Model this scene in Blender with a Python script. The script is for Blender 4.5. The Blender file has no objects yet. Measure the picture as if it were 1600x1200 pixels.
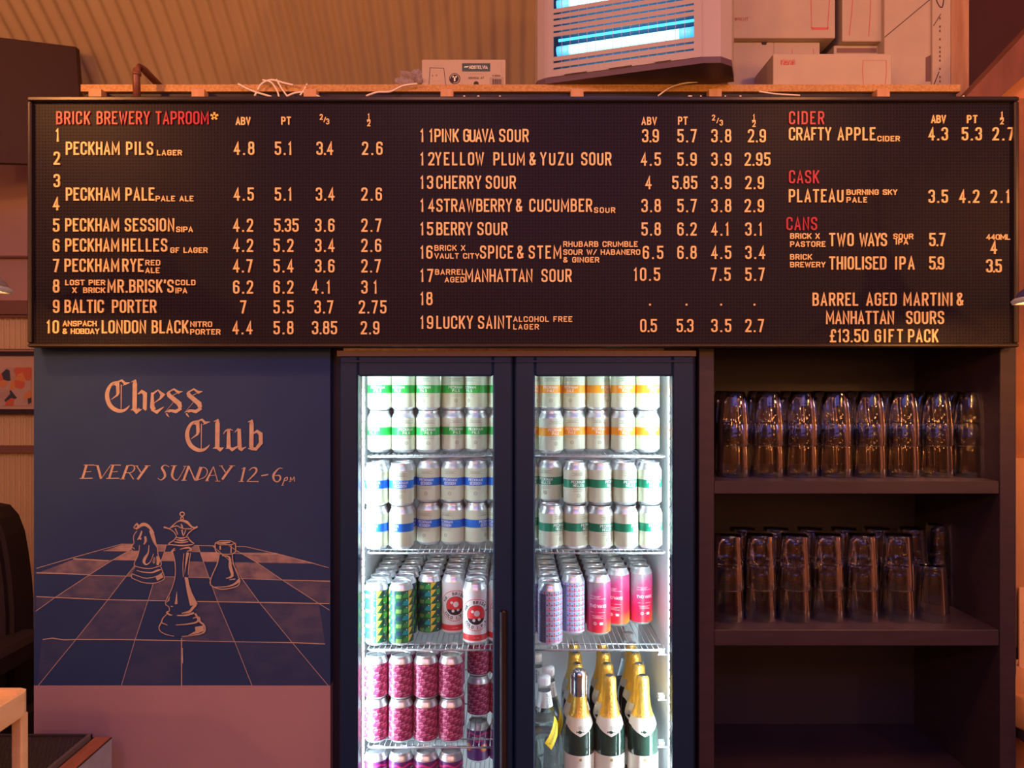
import bpy, math, random
from mathutils import Vector, Matrix
random.seed(7)
C = bpy.context.scene
PI = math.pi
ZC = 1.75            # height of the viewer's eye above the floor
F = 1200.0           # focal length in pixels of the 1600 px wide frame

# ---------------------------------------------------------------- camera, sky, lamps of the room, exposure
cam = bpy.data.cameras.new('camera'); cam_o = bpy.data.objects.new('camera', cam)
C.collection.objects.link(cam_o); C.camera = cam_o
cam.sensor_width = 36; cam.lens = 36 * F / 1600
cam_o.location = (0, 0, ZC); cam_o.rotation_euler = (PI / 2, 0, 0)
cam.clip_start = 0.05
C.view_settings.view_transform = 'Standard'; C.view_settings.look = 'None'
C.view_settings.gamma = 1.0; C.view_settings.use_curve_mapping = False
C.view_settings.exposure = 0.0
w = bpy.data.worlds.new('room_air'); C.world = w; w.use_nodes = True
w.node_tree.nodes['Background'].inputs[0].default_value = (0.22, 0.22, 0.85, 1)
w.node_tree.nodes['Background'].inputs[1].default_value = 0.36

def lamp(name, kind, loc, energy, color, radius=0.05, size=None, rot=None):
    d = bpy.data.lights.new(name, kind); d.energy = energy; d.color = color
    if kind == 'AREA':
        d.shape = 'RECTANGLE'; d.size, d.size_y = size
    else:
        d.shadow_soft_size = radius
    o = bpy.data.objects.new(name, d); o.location = loc
    if rot: o.rotation_euler = rot
    C.collection.objects.link(o); return o
WARM = (1.0, 0.385, 0.095)
# filament bulbs hung over the drinkers' side of the bar, behind and beside the viewer
BULBS = [(-2.3, -0.2, ZC + .42, 30), (-0.85, -0.75, ZC + .62, 26), (0.75, -0.6, ZC + .6, 22), (2.1, -0.1, ZC + .50, 34),
         (1.80, 1.05, ZC + .62, 12), (-1.7, -1.6, ZC + .7, 26), (1.3, -2.0, ZC + .7, 26), (0.2, -1.9, ZC + .45, 14),
         (-1.45, 1.25, ZC + .95, 36), (0.95, 1.15, ZC + .95, 18), (-0.3, 0.9, ZC + 1.2, 18)]
for i, (x, y, z, e) in enumerate(BULBS):
    lamp('filament_bulb_light', 'POINT', (x, y, z), e, WARM, .035)

for x, y, z in ((-1.9,-1.9,.3),(-1.2,-1.2,.1),(-.5,-2.2,.25),(.55,-1.3,.15),(1.0,-1.8,.05),(1.6,-.8,.2),(2.3,-1.5,.3),(2.9,-.9,.35),(3.1,-2.1,.15),(-2.8,-1.1,.35)):
    lamp('string_bulb_light', 'POINT', (x, y, ZC+z), 8.0, WARM, .05)
# added cool violet fill above the drinkers, for navy shade and board sheen
lamp('violet_fill_light', 'AREA', (0.25, -1.5, ZC + 1.55), 24, (.24, .26, 1.0), size=(2.6, .7), rot=(math.radians(62), 0, 0))

# ---------------------------------------------------------------- helpers
def P(px, py, Y):
    """a point of the photograph at depth Y"""
    return Vector(((px - 800) / F * Y, Y, ZC + (600 - py) / F * Y))

_m = {}
def mat(name, col, rough=.5, metal=0., emit=None, es=0., noise=None, bump=None, alpha=None, trans=None, ior=1.45, coat=0., spec=None):
    if name in _m: return _m[name]
    m = bpy.data.materials.new(name); m.use_nodes = True; _m[name] = m
    nt = m.node_tree; b = nt.nodes['Principled BSDF']
    b.inputs['Base Color'].default_value = (*col, 1); b.inputs['Roughness'].default_value = rough
    b.inputs['Metallic'].default_value = metal; b.inputs['IOR'].default_value = ior
    if spec is not None: b.inputs['Specular IOR Level'].default_value = spec
    if coat: b.inputs['Coat Weight'].default_value = coat
    if trans: b.inputs['Transmission Weight'].default_value = trans
    if emit: b.inputs['Emission Color'].default_value = (*emit, 1); b.inputs['Emission Strength'].default_value = es
    if noise or bump:
        tc = nt.nodes.new('ShaderNodeTexCoord')
    if noise:   # (scale, second colour, amount, stretch)
        sc, c2, amt, st = noise
        mp = nt.nodes.new('ShaderNodeMapping'); mp.inputs['Scale'].default_value = st
        nt.links.new(tc.outputs['Object'], mp.inputs[0])
        n = nt.nodes.new('ShaderNodeTexNoise'); n.inputs['Scale'].default_value = sc; n.inputs['Detail'].default_value = 5
        nt.links.new(mp.outputs[0], n.inputs[0])
        r = nt.nodes.new('ShaderNodeMapRange'); r.inputs[1].default_value = .35; r.inputs[2].default_value = .65
        r.inputs[4].default_value = amt; nt.links.new(n.outputs[0], r.inputs[0])
        mx = nt.nodes.new('ShaderNodeMixRGB'); mx.inputs[1].default_value = (*col, 1); mx.inputs[2].default_value = (*c2, 1)
        nt.links.new(r.outputs[0], mx.inputs[0]); nt.links.new(mx.outputs[0], b.inputs['Base Color'])
    if bump:    # (scale, strength, distance)
        n = nt.nodes.new('ShaderNodeTexNoise'); n.inputs['Scale'].default_value = bump[0]; n.inputs['Detail'].default_value = 4
        nt.links.new(tc.outputs['Object'], n.inputs[0])
        bp = nt.nodes.new('ShaderNodeBump'); bp.inputs['Strength'].default_value = bump[1]; bp.inputs['Distance'].default_value = bump[2]
        nt.links.new(n.outputs[0], bp.inputs['Height']); nt.links.new(bp.outputs[0], b.inputs['Normal'])
    return m

class MB:
    """collects shapes and links them as one mesh object"""
    def __init__(s, step=0.): s.v = []; s.f = []; s.mi = []; s.sm = []; s.mats = []; s.step = step; s.n = 0; s.slice = 0.
    def m(s, mt):
        if mt not in s.mats: s.mats.append(mt)
        return s.mats.index(mt)
    def add(s, vs, fs, mt, smooth=False):
        k = len(s.v); i = s.m(mt); s.v += [tuple(v) for v in vs]
        for f in fs: s.f.append(tuple(a + k for a in f)); s.mi.append(i); s.sm.append(smooth)
    def box(s, x0, x1, y0, y1, z0, z1, mt):
        s.hexa([(x0,y0,z0),(x1,y0,z0),(x1,y1,z0),(x0,y1,z0),(x0,y0,z1),(x1,y0,z1),(x1,y1,z1),(x0,y1,z1)], mt)
    def hexa(s, vs, mt):
        s.add(vs, [(3,2,1,0),(4,5,6,7),(0,1,5,4),(1,2,6,5),(2,3,7,6),(3,0,4,7)], mt)
    def bbox(s, x0, x1, y0, y1, z0, z1, mt, b=.003):
        """box with chamfered vertical and horizontal edges (three stacked sections)"""
        def ring(z, i): return [(x0+i+b,y0+i,z),(x1-i-b,y0+i,z),(x1-i,y0+i+b,z),(x1-i,y1-i-b,z),(x1-i-b,y1-i,z),(x0+i+b,y1-i,z),(x0+i,y1-i-b,z),(x0+i,y0+i+b,z)]
        R = ring(z0, b) + ring(z0+b, 0) + ring(z1-b, 0) + ring(z1, b)
        fs = [tuple(range(7,-1,-1)), tuple(range(24,32))]
        for r in range(3):
            for k in range(8): fs.append((r*8+k, r*8+(k+1)%8, (r+1)*8+(k+1)%8, (r+1)*8+k))
        s.add(R, fs, mt)
    def prism(s, poly, mp, d0, d1, mt, smooth=False):
        """2D polygon through mp(u, v, d), from depth d0 (back) to d1 (front)"""
        n = len(poly); vs = [mp(u, v, d0) for u, v in poly] + [mp(u, v, d1) for u, v in poly]
        s.add(vs, [tuple(range(n-1,-1,-1)), tuple(range(n, 2*n))], mt)
        s.add(vs, [(k, (k+1)%n, n+(k+1)%n, n+k) for k in range(n)], mt, smooth)
    def lathe(s, prof, mt, seg=24, c=(0,0,0), smooth=True, caps=False):
        """prof: (r, z[, material])"""
        vs = []; n = len(prof)
        for p in prof:
            for k in range(seg):
                a = 2*PI*k/seg; vs.append((c[0]+p[0]*math.sin(a), c[1]-p[0]*math.cos(a), c[2]+p[1]))
        base = len(s.v); s.v += vs
        for i in range(n-1):
            mm = prof[i+1][2] if len(prof[i+1]) > 2 else mt; mi = s.m(mm)
            for k in range(seg):
                k2 = (k+1) % seg
                s.f.append((base+i*seg+k, base+i*seg+k2, base+(i+1)*seg+k2, base+(i+1)*seg+k)); s.mi.append(mi); s.sm.append(smooth)
        if caps:
            for i, rev in ((0, True), (n-1, False)):
                r = [base+i*seg+k for k in range(seg)]
                s.f.append(tuple(reversed(r)) if rev else tuple(r)); s.mi.append(s.m(mt)); s.sm.append(False)
    def tube(s, pts, r, mt, seg=6, closed=False):
        pts = [Vector(p) for p in pts]; n = len(pts); vs = []
        up = Vector((0,0,1))
        for i, p in enumerate(pts):
            a = pts[(i-1) % n] if (i or closed) else p; b = pts[(i+1) % n] if (i < n-1 or closed) else p
            t = (b - a).normalized(); u = t.cross(up if abs(t.z) < .9 else Vector((1,0,0))).normalized(); v = t.cross(u)
            for k in range(seg):
                q = 2*PI*k/seg; vs.append(p + u*r*math.cos(q) + v*r*math.sin(q))
        fs = []
        for i in range(n if closed else n-1):
            j = (i+1) % n
            for k in range(seg): fs.append((i*seg+k, j*seg+k, j*seg+(k+1)%seg, i*seg+(k+1)%seg))
        if not closed: fs += [tuple(range(seg)), tuple((n-1)*seg+k for k in range(seg-1,-1,-1))]
        s.add(vs, fs, mt, True)
    def ribs(s, quads, mp, mt, d=0., back=None):
        """flat quads (lists of 2D points) laid on a surface; extruded when back is given"""
        for q in quads:
            if s.slice and max(p[0] for p in q)-min(p[0] for p in q) > s.slice:      # cut to hug a round can
                u0 = min(p[0] for p in q); u1 = max(p[0] for p in q); m_ = int((u1-u0)/s.slice)+1
                for j in range(m_):
                    a, b = u0+(u1-u0)*j/m_, u0+(u1-u0)*(j+1)/m_; o = list(q)
                    for lim, sg in ((a, 1), (b, -1)):
                        r = []
                        for i in range(len(o)):
                            p, p2 = o[i], o[(i+1) % len(o)]; ip, i2 = (p[0]-lim)*sg >= 0, (p2[0]-lim)*sg >= 0
                            if ip: r.append(p)
                            if ip != i2: t = (lim-p[0])/(p2[0]-p[0]); r.append((lim, p[1]+(p2[1]-p[1])*t))
                        o = r
                    if len(o) > 2: s.add([mp(u, v, d) for u, v in o], [tuple(range(len(o)))], mt)
                continue
            s.n += 1; e = d + s.step*s.n      # strokes overlap like layers of paint, never in one plane
            if back is None: s.add([mp(u, v, e) for u, v in q], [tuple(range(len(q)))], mt)
            else: s.prism(q, mp, back, e, mt)
    def data(s, name):
        me = bpy.data.meshes.new(name); me.from_pydata(s.v, [], s.f)
        for m in s.mats: me.materials.append(m)
        me.polygons.foreach_set('material_index', s.mi); me.polygons.foreach_set('use_smooth', s.sm)
        me.validate(); me.update(); return me
    def build(s, name, parent=None, loc=None):
        o = bpy.data.objects.new(name, s.data(name)); C.collection.objects.link(o)
        if parent: o.parent = parent
        if loc is not None: o.location = loc
        return o
def normals_out(o):
    import bmesh
    b = bmesh.new(); b.from_mesh(o.data); bmesh.ops.recalc_face_normals(b, faces=b.faces); b.to_mesh(o.data); b.free(); return o
def tag(o, label=None, cat=None, group=None, kind=None):
    if label: o['label'] = label
    if cat: o['category'] = cat
    if group: o['group'] = group
    if kind: o['kind'] = kind
    return o
def thing(name, label, cat, loc=(0,0,0), rz=0., group=None):
    o = bpy.data.objects.new(name, None); C.collection.objects.link(o); o.location = loc; o.rotation_euler = (0,0,rz)
    o.empty_display_size = .05
    return tag(o, label, cat, group)
def copy_tree(o, parent=None):
    c = o.copy(); C.collection.objects.link(c)
    if parent: c.parent = parent
    for ch in list(kids.get(o.name, ())): copy_tree(ch, c)
    return c
kids = {}
def remember(root):
    """children lists once per master, so that copying stays quick"""
    for o in list(root.children): kids.setdefault(root.name, []).append(o); remember(o)
def clone(master, loc, rz=0., label=None, group=None):
    c = copy_tree(master); c.location = loc; c.rotation_euler = (0,0,rz)
    if label: c['label'] = label
    if group: c['group'] = group
    return c
ORD = ['first','second','third','fourth','fifth','sixth','seventh','eighth','ninth','tenth','eleventh','twelfth','thirteenth']

# ---------------------------------------------------------------- stroke lettering
O_ = ('RC', [(0,.5),(0,1),(1,1),(1,0),(0,0)])
GL = {
 'A': (1.05, [('', [(0,0),(.5,1),(1,0)]), ('', [(.19,.27),(.81,.27)])]),
 'B': (1, [('', [(0,0),(0,1)]), ('R', [(0,1),(.94,1),(.94,.53),(0,.53)]), ('R', [(0,.53),(1,.53),(1,0),(0,0)])]),
 'C': (1, [('R', [(1,.68),(1,1),(0,1),(0,0),(1,0),(1,.32)])]),
 'D': (1, [('', [(0,0),(0,1)]), ('R', [(0,1),(1,1),(1,0),(0,0)])]),
 'E': (.85, [('', [(1,1),(0,1),(0,0),(1,0)]), ('', [(0,.52),(.85,.52)])]),
 'F': (.82, [('', [(1,1),(0,1),(0,0)]), ('', [(0,.5),(.85,.5)])]),
 'G': (1, [('R', [(1,.7),(1,1),(0,1),(0,0),(1,0),(1,.48)]), ('', [(1,.5),(.52,.5)])]),
 'H': (1, [('', [(0,0),(0,1)]), ('', [(1,0),(1,1)]), ('', [(0,.5),(1,.5)])]),
 'I': (0, [('', [(.5,0),(.5,1)])]),
 'J': (.8, [('R', [(1,1),(1,0),(0,0),(0,.3)])]),
 'K': (1, [('', [(0,0),(0,1)]), ('', [(1,1),(.08,.38)]), ('', [(.34,.6),(1,0)])]),
 'L': (.8, [('', [(0,1),(0,0),(1,0)])]),
 'M': (1.4, [('', [(0,0),(0,1),(.5,.25),(1,1),(1,0)])]),
 'N': (1.05, [('', [(0,0),(0,1),(1,0),(1,1)])]),
 'O': (1, [O_]), 'Q': (1, [O_, ('', [(.6,.25),(1.05,-.05)])]),
 'P': (1, [('', [(0,0),(0,1)]), ('R', [(0,1),(1,1),(1,.44),(0,.44)])]),
 'R': (1, [('', [(0,0),(0,1)]), ('R', [(0,1),(1,1),(1,.48),(0,.48)]), ('', [(.55,.48),(1,0)])]),
 'S': (1, [('R', [(1,.72),(1,1),(0,1),(0,.56),(1,.46),(1,0),(0,0),(0,.28)])]),
 'T': (.95, [('', [(0,1),(1,1)]), ('', [(.5,1),(.5,0)])]),
 'U': (1, [('R', [(0,1),(0,0),(1,0),(1,1)])]),
 'V': (1.05, [('', [(0,1),(.5,0),(1,1)])]),
 'W': (1.5, [('', [(0,1),(.25,0),(.5,.85),(.75,0),(1,1)])]),
 'X': (1, [('', [(0,0),(1,1)]), ('', [(0,1),(1,0)])]),
 'Y': (1, [('', [(0,1),(.5,.45),(1,1)]), ('', [(.5,.5),(.5,0)])]),
 'Z': (.95, [('', [(0,1),(1,1),(0,0),(1,0)])]),
 '0': (1, [O_]), '1': (.35, [('', [(-.15,.8),(.8,1),(.8,0)])]),
 '2': (1, [('R', [(0,.74),(0,1),(1,1),(1,.6),(0,0)]), ('', [(0,0),(1,0)])]),
 '3': (1, [('R', [(0,.76),(0,1),(1,1),(1,.53),(.4,.53)]), ('R', [(.4,.53),(1,.53),(1,0),(0,0),(0,.25)])]),
 '4': (1, [('', [(.72,0),(.72,1),(0,.27),(1,.27)])]),
 '5': (1, [('', [(1,1),(.05,1),(.05,.55)]), ('R', [(.05,.5),(.2,.64),(1,.6),(1,0),(0,0),(0,.25)])]),
 '6': (1, [('R', [(1,.76),(1,1),(0,1),(0,0),(1,0),(1,.58),(0,.58)])]),
 '7': (.95, [('', [(0,1),(1,1),(.35,0)])]),
 '8': (1, [('RC', [(.5,1),(.95,1),(.95,.53),(.05,.53),(.05,1)]), ('RC', [(.5,.53),(1,.53),(1,0),(0,0),(0,.53)])]),
 '9': (1, [('R', [(0,.24),(0,0),(1,0),(1,1),(0,1),(0,.42),(1,.42)])]),
 '.': (0, [('', [(.5,-.06),(.5,.08)])]), "'": (0, [('', [(.55,1.05),(.45,.74)])]),
 '-': (.5, [('', [(0,.45),(1,.45)])]), '/': (.8, [('', [(0,0),(1,1)])]),
 '&': (1.1, [('R', [(1,0),(.1,.74),(.1,1),(.75,1),(.75,.72),(0,.42),(0,0),(.7,0),(1,.42)])]),
 '£': (1, [('R', [(1,.75),(1,1),(.25,1),(.25,0)]), ('', [(0,0),(1,0)]), ('', [(0,.48),(.75,.48)])]),
 '*': (1, [('', [(.5,.1),(.5,1)]), ('', [(0,.85),(1,.3)]), ('', [(0,.3),(1,.85)])]),
}
def rounded(pts, r, closed):
    out = []; n = len(pts)
    for i, p in enumerate(pts):
        if not closed and i in (0, n-1): out.append(p); continue
        a, b = pts[(i-1) % n], pts[(i+1) % n]
        la = math.hypot(a[0]-p[0], a[1]-p[1]); lb = math.hypot(b[0]-p[0], b[1]-p[1])
        ra, rb = min(r, la*.5), min(r, lb*.5)
        if la < 1e-6 or lb < 1e-6: out.append(p); continue
        A = (p[0]+(a[0]-p[0])*ra/la, p[1]+(a[1]-p[1])*ra/la); B = (p[0]+(b[0]-p[0])*rb/lb, p[1]+(b[1]-p[1])*rb/lb)
        for t in (0, .3, .7, 1):
            out.append(tuple((1-t)**2*A[k] + 2*t*(1-t)*p[k] + t*t*B[k] for k in (0,1)))
    return out
def ribbon(pts, w, closed=False):
    """quads of constant or per-point width along a polyline, mitred"""
    P2 = []
    for p in pts:
        if P2 and math.hypot(p[0]-P2[-1][0], p[1]-P2[-1][1]) < 1e-7: continue
        P2.append(p)
    if closed and math.hypot(P2[0][0]-P2[-1][0], P2[0][1]-P2[-1][1]) < 1e-7: P2.pop()
    n = len(P2); L = []; R = []
    if n < 2: return []
    for i in range(n):
        p = P2[i]; ww = p[2] if len(p) > 2 else w
        def d(a, b):
            x, y = b[0]-a[0], b[1]-a[1]; l = math.hypot(x, y) or 1; return x/l, y/l
        d0 = d(P2[i-1], p) if (i or closed) else None; d1 = d(p, P2[(i+1) % n]) if (i < n-1 or closed) else None
        if d0 is None: d0 = d1
        if d1 is None: d1 = d0
        nx, ny = -(d0[1]+d1[1]), d0[0]+d1[0]; l = math.hypot(nx, ny)
        if l < 1e-3: nx, ny, k = -d0[1], d0[0], 1
        else:
            nx /= l; ny /= l; k = min(1/max(.1, abs(nx*-d0[1]+ny*d0[0])), 1.9)
        L.append((p[0]+nx*ww/2*k, p[1]+ny*ww/2*k)); R.append((p[0]-nx*ww/2*k, p[1]-ny*ww/2*k))
    out = []
    for i in range(n if closed else n-1):
        q = [R[i], R[(i+1) % n], L[(i+1) % n], L[i]]
        ar = [(q[(k+1)%4][0]-q[k][0])*(q[(k+2)%4][1]-q[(k+1)%4][1])-(q[(k+1)%4][1]-q[k][1])*(q[(k+2)%4][0]-q[(k+1)%4][0]) for k in range(4)]
        if min(ar)*max(ar) < 0:      # folded over: keep its outline
            s = sorted(set(q)); h = []
            for sgn in (1, -1):
                c = []
                for p in (s if sgn > 0 else s[::-1]):
                    while len(c) > 1 and (c[-1][0]-c[-2][0])*(p[1]-c[-2][1])-(c[-1][1]-c[-2][1])*(p[0]-c[-2][0]) <= 0: c.pop()
                    c.append(p)
                h += c[:-1]
            q = h
        if len(q) > 2: out.append(q)
    return out
def smooth(pts, k=4):
    out = []; n = len(pts)
    for i in range(n-1):
        p0, p1, p2, p3 = pts[max(i-1,0)], pts[i], pts[i+1], pts[min(i+2,n-1)]
        for j in range(k):
            t = j/k; out.append(tuple(.5*(2*b+(c-a)*t+(2*a-5*b+4*c-d)*t*t+(3*b-3*c+d-a)*t**3) for a, b, c, d in zip(p0,p1,p2,p3)))
    out.append(pts[-1]); return out
def glyph(ch, wd, h, sw):
    """quads of a character, lower left at 0,0; returns quads, width"""
    if ch not in GL: return [], wd*.55
    k, strokes = GL[ch]; w0 = max(k*(wd - sw), 0); out = []
    for kind, pts in strokes:
        q = [(sw/2 + x*w0, sw/2 + y*(h - sw)) for x, y in pts]
        if ch in '.': q = [(sw/2, 0), (sw/2, sw*1.05)]
        if ch in "I": q = [(sw/2, 0), (sw/2, h)]
        if ch == "'": q = [(sw*.6, h), (sw*.3, h*.72)]
        cl = 'C' in kind
        if 'R' in kind: q = rounded(q, min(w0*.48, h*.2), cl)
        if not cl and 'R' not in kind and ch not in ".I'":      # butt ends reach the glyph's edge
            def ext(a, b):
                x, y = a[0]-b[0], a[1]-b[1]; l = math.hypot(x, y) or 1; return (a[0]+x/l*sw*.5, a[1]+y/l*sw*.5)
            e0, e1 = pts[0], pts[-1]
            if e0[1] in (0, 1) or e0[0] in (0, 1): q[0] = ext(q[0], q[1])
            if e1[1] in (0, 1) or e1[0] in (0, 1): q[-1] = ext(q[-1], q[-2])
        out += ribbon(q, sw, cl)
    return out, w0 + sw
def layout(s, x0, x1, h, wd, sw, gap=None):
    """[(char, x)] placed so the string runs from x0 to x1 (x1 None: natural)"""
    ws = [glyph(c, wd, h, sw)[1] for c in s]; tot = sum(ws); n = len(s)
    g = (gap if gap is not None else sw*.75) if x1 is None or n < 2 else (x1 - x0 - tot)/(n-1)
    out = []; x = x0
    for c, a in zip(s, ws): out.append((c, x)); x += a + g
    return out
def text(mb, s, x0, x1, y0, h, mp, mt, wd=.5, sw=.15, d=0., back=None, gap=None, slant=0.):
    """flat print of a string; x0..x1 and baseline y0 in the units of mp; wd and sw in heights"""
    for c, x in layout(s, x0, x1, h, wd*h, sw*h, gap):
        for q in glyph(c, wd*h, h, sw*h)[0]:
            mb.ribs([[(x+u+slant*v, y0+v) for u, v in q]], mp, mt, d, back)
def plane(o, ux, n):
    """map for a vertical surface: u along ux, v up, d along the normal n"""
    o = Vector(o); ux = Vector(ux); n = Vector(n)
    return lambda u, v, d: o + ux*u + Vector((0,0,v)) + n*d
def pixmap(Y):
    """map for a surface facing the room at depth Y, taking measured picture coordinates"""
    return lambda px, py, d: Vector(((px-800)/F*Y, Y-d, ZC+(600-py)/F*Y))
def cyl(r, a0=0.):
    """map onto a round label: u along the girth, v up"""
    return lambda u, v, d: Vector(((r+d)*math.sin(u/r+a0), -(r+d)*math.cos(u/r+a0), v))
# ---------------------------------------------------------------- materials
def wall_paint(name, col, c2): return mat(name, col, .75, noise=(6, c2, .5, (1,1,1)), bump=(60, .15, .002))
IRON = mat('cream_corrugated_sheet', (.68,.53,.30), .55, noise=(3.5, (.57,.43,.24), .6, (1,.3,.3)), bump=(40,.1,.002))
BLACKISH = mat('black_board_gap_fill', (.015,.012,.030), .55, bump=(90,.2,.001))  # cabinet back board, also the strips that put shade into gaps
STAIN = mat('dark_stained_timber', (.030,.017,.035), .5, noise=(10, (.019,.012,.025), .7, (1,1,8)), bump=(60,.2,.001))
OSB = mat('particle_board_edge', (.56,.33,.13), .8, noise=(160, (.30,.15,.06), .6, (1,1,1)), bump=(200,.5,.002))
PINE = mat('raw_pine', (.60,.36,.20), .6, noise=(5, (.42,.20,.10), .8, (7,7,.7)), bump=(80,.15,.001))
REDWOOD = mat('red_brown_timber', (.20,.07,.05), .6, noise=(6, (.13,.045,.03), .8, (4,4,.8)))
WHITEBOX = mat('white_carton', (.47,.39,.32), .7, noise=(14, (.41,.34,.28), .5, (1,1,1)))
INK = mat('black_print', (.03,.02,.03), .7)
REDINK = mat('red_print', (.55,.03,.05), .7)
DARKMETAL = mat('black_powder_coat', (.030,.034,.045), .38)

# ---------------------------------------------------------------- structure
fl = MB(); fl.box(-4.5, 4.2, -2.5, 4.4, -.06, 0, mat('concrete_floor', (.16,.14,.13), .6, noise=(4, (.11,.10,.09), .7, (1,1,1))))
tag(fl.build('floor'), kind='structure')
rw = MB(); rw.box(-4.5, 4.2, -2.62, -2.54, 0, ZC+1.0, mat('brown_bar_wall', (.30,.17,.12), .7, noise=(3,(.2,.1,.07),.7,(1,1,1)))); tag(rw.build('wall_rear'), kind='structure')
for nm, xa, xb in (('wall_left_side', -4.55, -4.5), ('wall_right_side', 4.2, 4.25)):
    rw = MB(); rw.box(xa, xb, -2.54, 4.36, 0, ZC+1.9, mat('brown_bar_wall', (.30,.17,.12))); tag(rw.build(nm), kind='structure')
# curved corrugated lining of the arch, rising behind the bar and over it
def corrugated(name, x0, x1, pitch, amp, path, mt):
    mb = MB(); nx = int((x1-x0)/pitch*6); n = len(path); vs = []
    nor = []
    for i in range(n):
        a = path[max(i-1,0)]; b = path[min(i+1,n-1)]; t = Vector((b[0]-a[0], b[1]-a[1])).normalized(); nor.append((t[1], -t[0]))
    for k in range(nx+1):
        x = x0 + (x1-x0)*k/nx; d = amp*math.cos(2*PI*x/pitch)
        for i in range(n): vs.append((x, path[i][0]+nor[i][0]*d, path[i][1]+nor[i][1]*d))
    fs = [(k*n+i, (k+1)*n+i, (k+1)*n+i+1, k*n+i+1) for k in range(nx) for i in range(n-1)]
    mb.add(vs, fs, mt, True); return mb.build(name)
arc = [(1.81+2.6*math.cos(math.radians(a)), ZC-.49+2.6*math.sin(math.radians(a))) for a in range(8, 112, 4)]
tag(corrugated('ceiling', -4.2, 4.0, .066, .010, arc, IRON), kind='structure')
wb = MB(); wb.box(-4.2, 4.0, 4.36, 4.42, 0, ZC+.6, IRON); tag(wb.build('wall_back'), kind='structure')
# lining seams that hang down between the sheets
# left side wall beyond the chess board: smooth boards above, ribbed sheet below, with rails
WL = wall_paint('pale_lining_paint', (.50,.33,.28), (.44,.28,.24))
RAIL = mat('dark_painted_rail', (.22,.11,.085), .6)
wl = MB(); wl.box(-3.6, -1.95, 3.62, 3.70, 0, P(0,235,3.6).z, WL)
wlo = wl.build('wall_left'); tag(wlo, kind='structure')
for name, a, b in (('ribbed_sheet', 497, 545), ('ribbed_sheet', 650, 697), ('ribbed_sheet', 706, 1240)):
    z1 = P(0,a,3.6).z; z0 = max(P(0,b,3.6).z, .0)
    rs = corrugated(name, -3.6, -1.98, .026, .006, [(3.606, z0), (3.606, (z0+z1)/2), (3.606, z1)], IRON); rs.parent = wlo
for a, b, dp in ((400,403,.01),(470,476,.02),(476,492,.035),(492,497,.02),(696,707,.03)):
    r = MB(); r.box(-3.6, -1.96, 3.6-dp, 3.62, P(0,b,3.6).z, P(0,a,3.6).z, RAIL); r.build('rail', wlo)
# wall right of the shelves
WR = mat('rough_orange_board', (.30,.12,.05), .7, noise=(9, (.20,.075,.035), .8, (1,1,1)), bump=(120,.5,.003))
wr = MB(); wr.box(1.330, 2.6, 2.05, 2.12, 0, P(0,160,2.08).z, WR); wro = wr.build('wall_right'); tag(wro, kind='structure')
pn = MB(); pn.box(1.325, 2.2, 2.035, 2.05, P(0,1010,2.04).z, P(0,716,2.04).z, mat('ochre_panel', (.38,.20,.09), .6, noise=(3,(.32,.15,.07),.6,(1,1,1)))); pn.build('panel', wro)
# boxed-in dark duct at the upper corner
dk = MB(); Y1, Y2 = 2.95, 3.30
A = lambda px, py, Y: tuple(P(px, py, Y))
def back(p, d=.03): return (p[0], p[1]+d, p[2])
q = [A(60,300,Y2) if 0 else A(-150,250,Y1), A(132,258,Y2), A(118,73,Y2), A(-150,40,Y1)]
dk.hexa([q[0], q[1], back(q[1]), back(q[0]), q[3], q[2], back(q[2]), back(q[3])], mat('dark_brown_board', (.055,.024,.018), .6, bump=(30,.3,.003)))
tag(dk.build('ceiling_duct'), 'dark brown boxed-in duct hanging in the upper corner beside the ribbed arch', 'duct')

# ---------------------------------------------------------------- framing behind and above the letter board
TZ = P(0,132,2.08).z
fr = thing('stock_shelf', 'long particle board shelf loaded with cartons above the drinks menu', 'shelf', (0,2.08,TZ))
def part(mb, name, root, kind=None):
    o = mb.build(name); o.parent = root; o.matrix_parent_inverse = Matrix.Translation(root.location).inverted()
    if kind: o['kind'] = kind
    return o
b = MB(); b.box(-1.168, 1.215, 2.08, 2.66, TZ-.019, TZ, OSB); part(b, 'plank', fr)
b = MB(); b.box(-1.16, 1.21, 2.092, 2.098, TZ-.12, TZ-.019, BLACKISH); part(b, 'dark_gap_strip', fr)  # added dark strip, stands in for the shaded gap under the plank
for px in (160, 318, 490, 700, 900, 1112, 1370):
    b = MB(); x = P(px,0,2.1).x; b.box(x-.017, x+.017, 2.062, 2.091, ZC+.10, TZ-.019, PINE); part(b, 'stud', fr)

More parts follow.
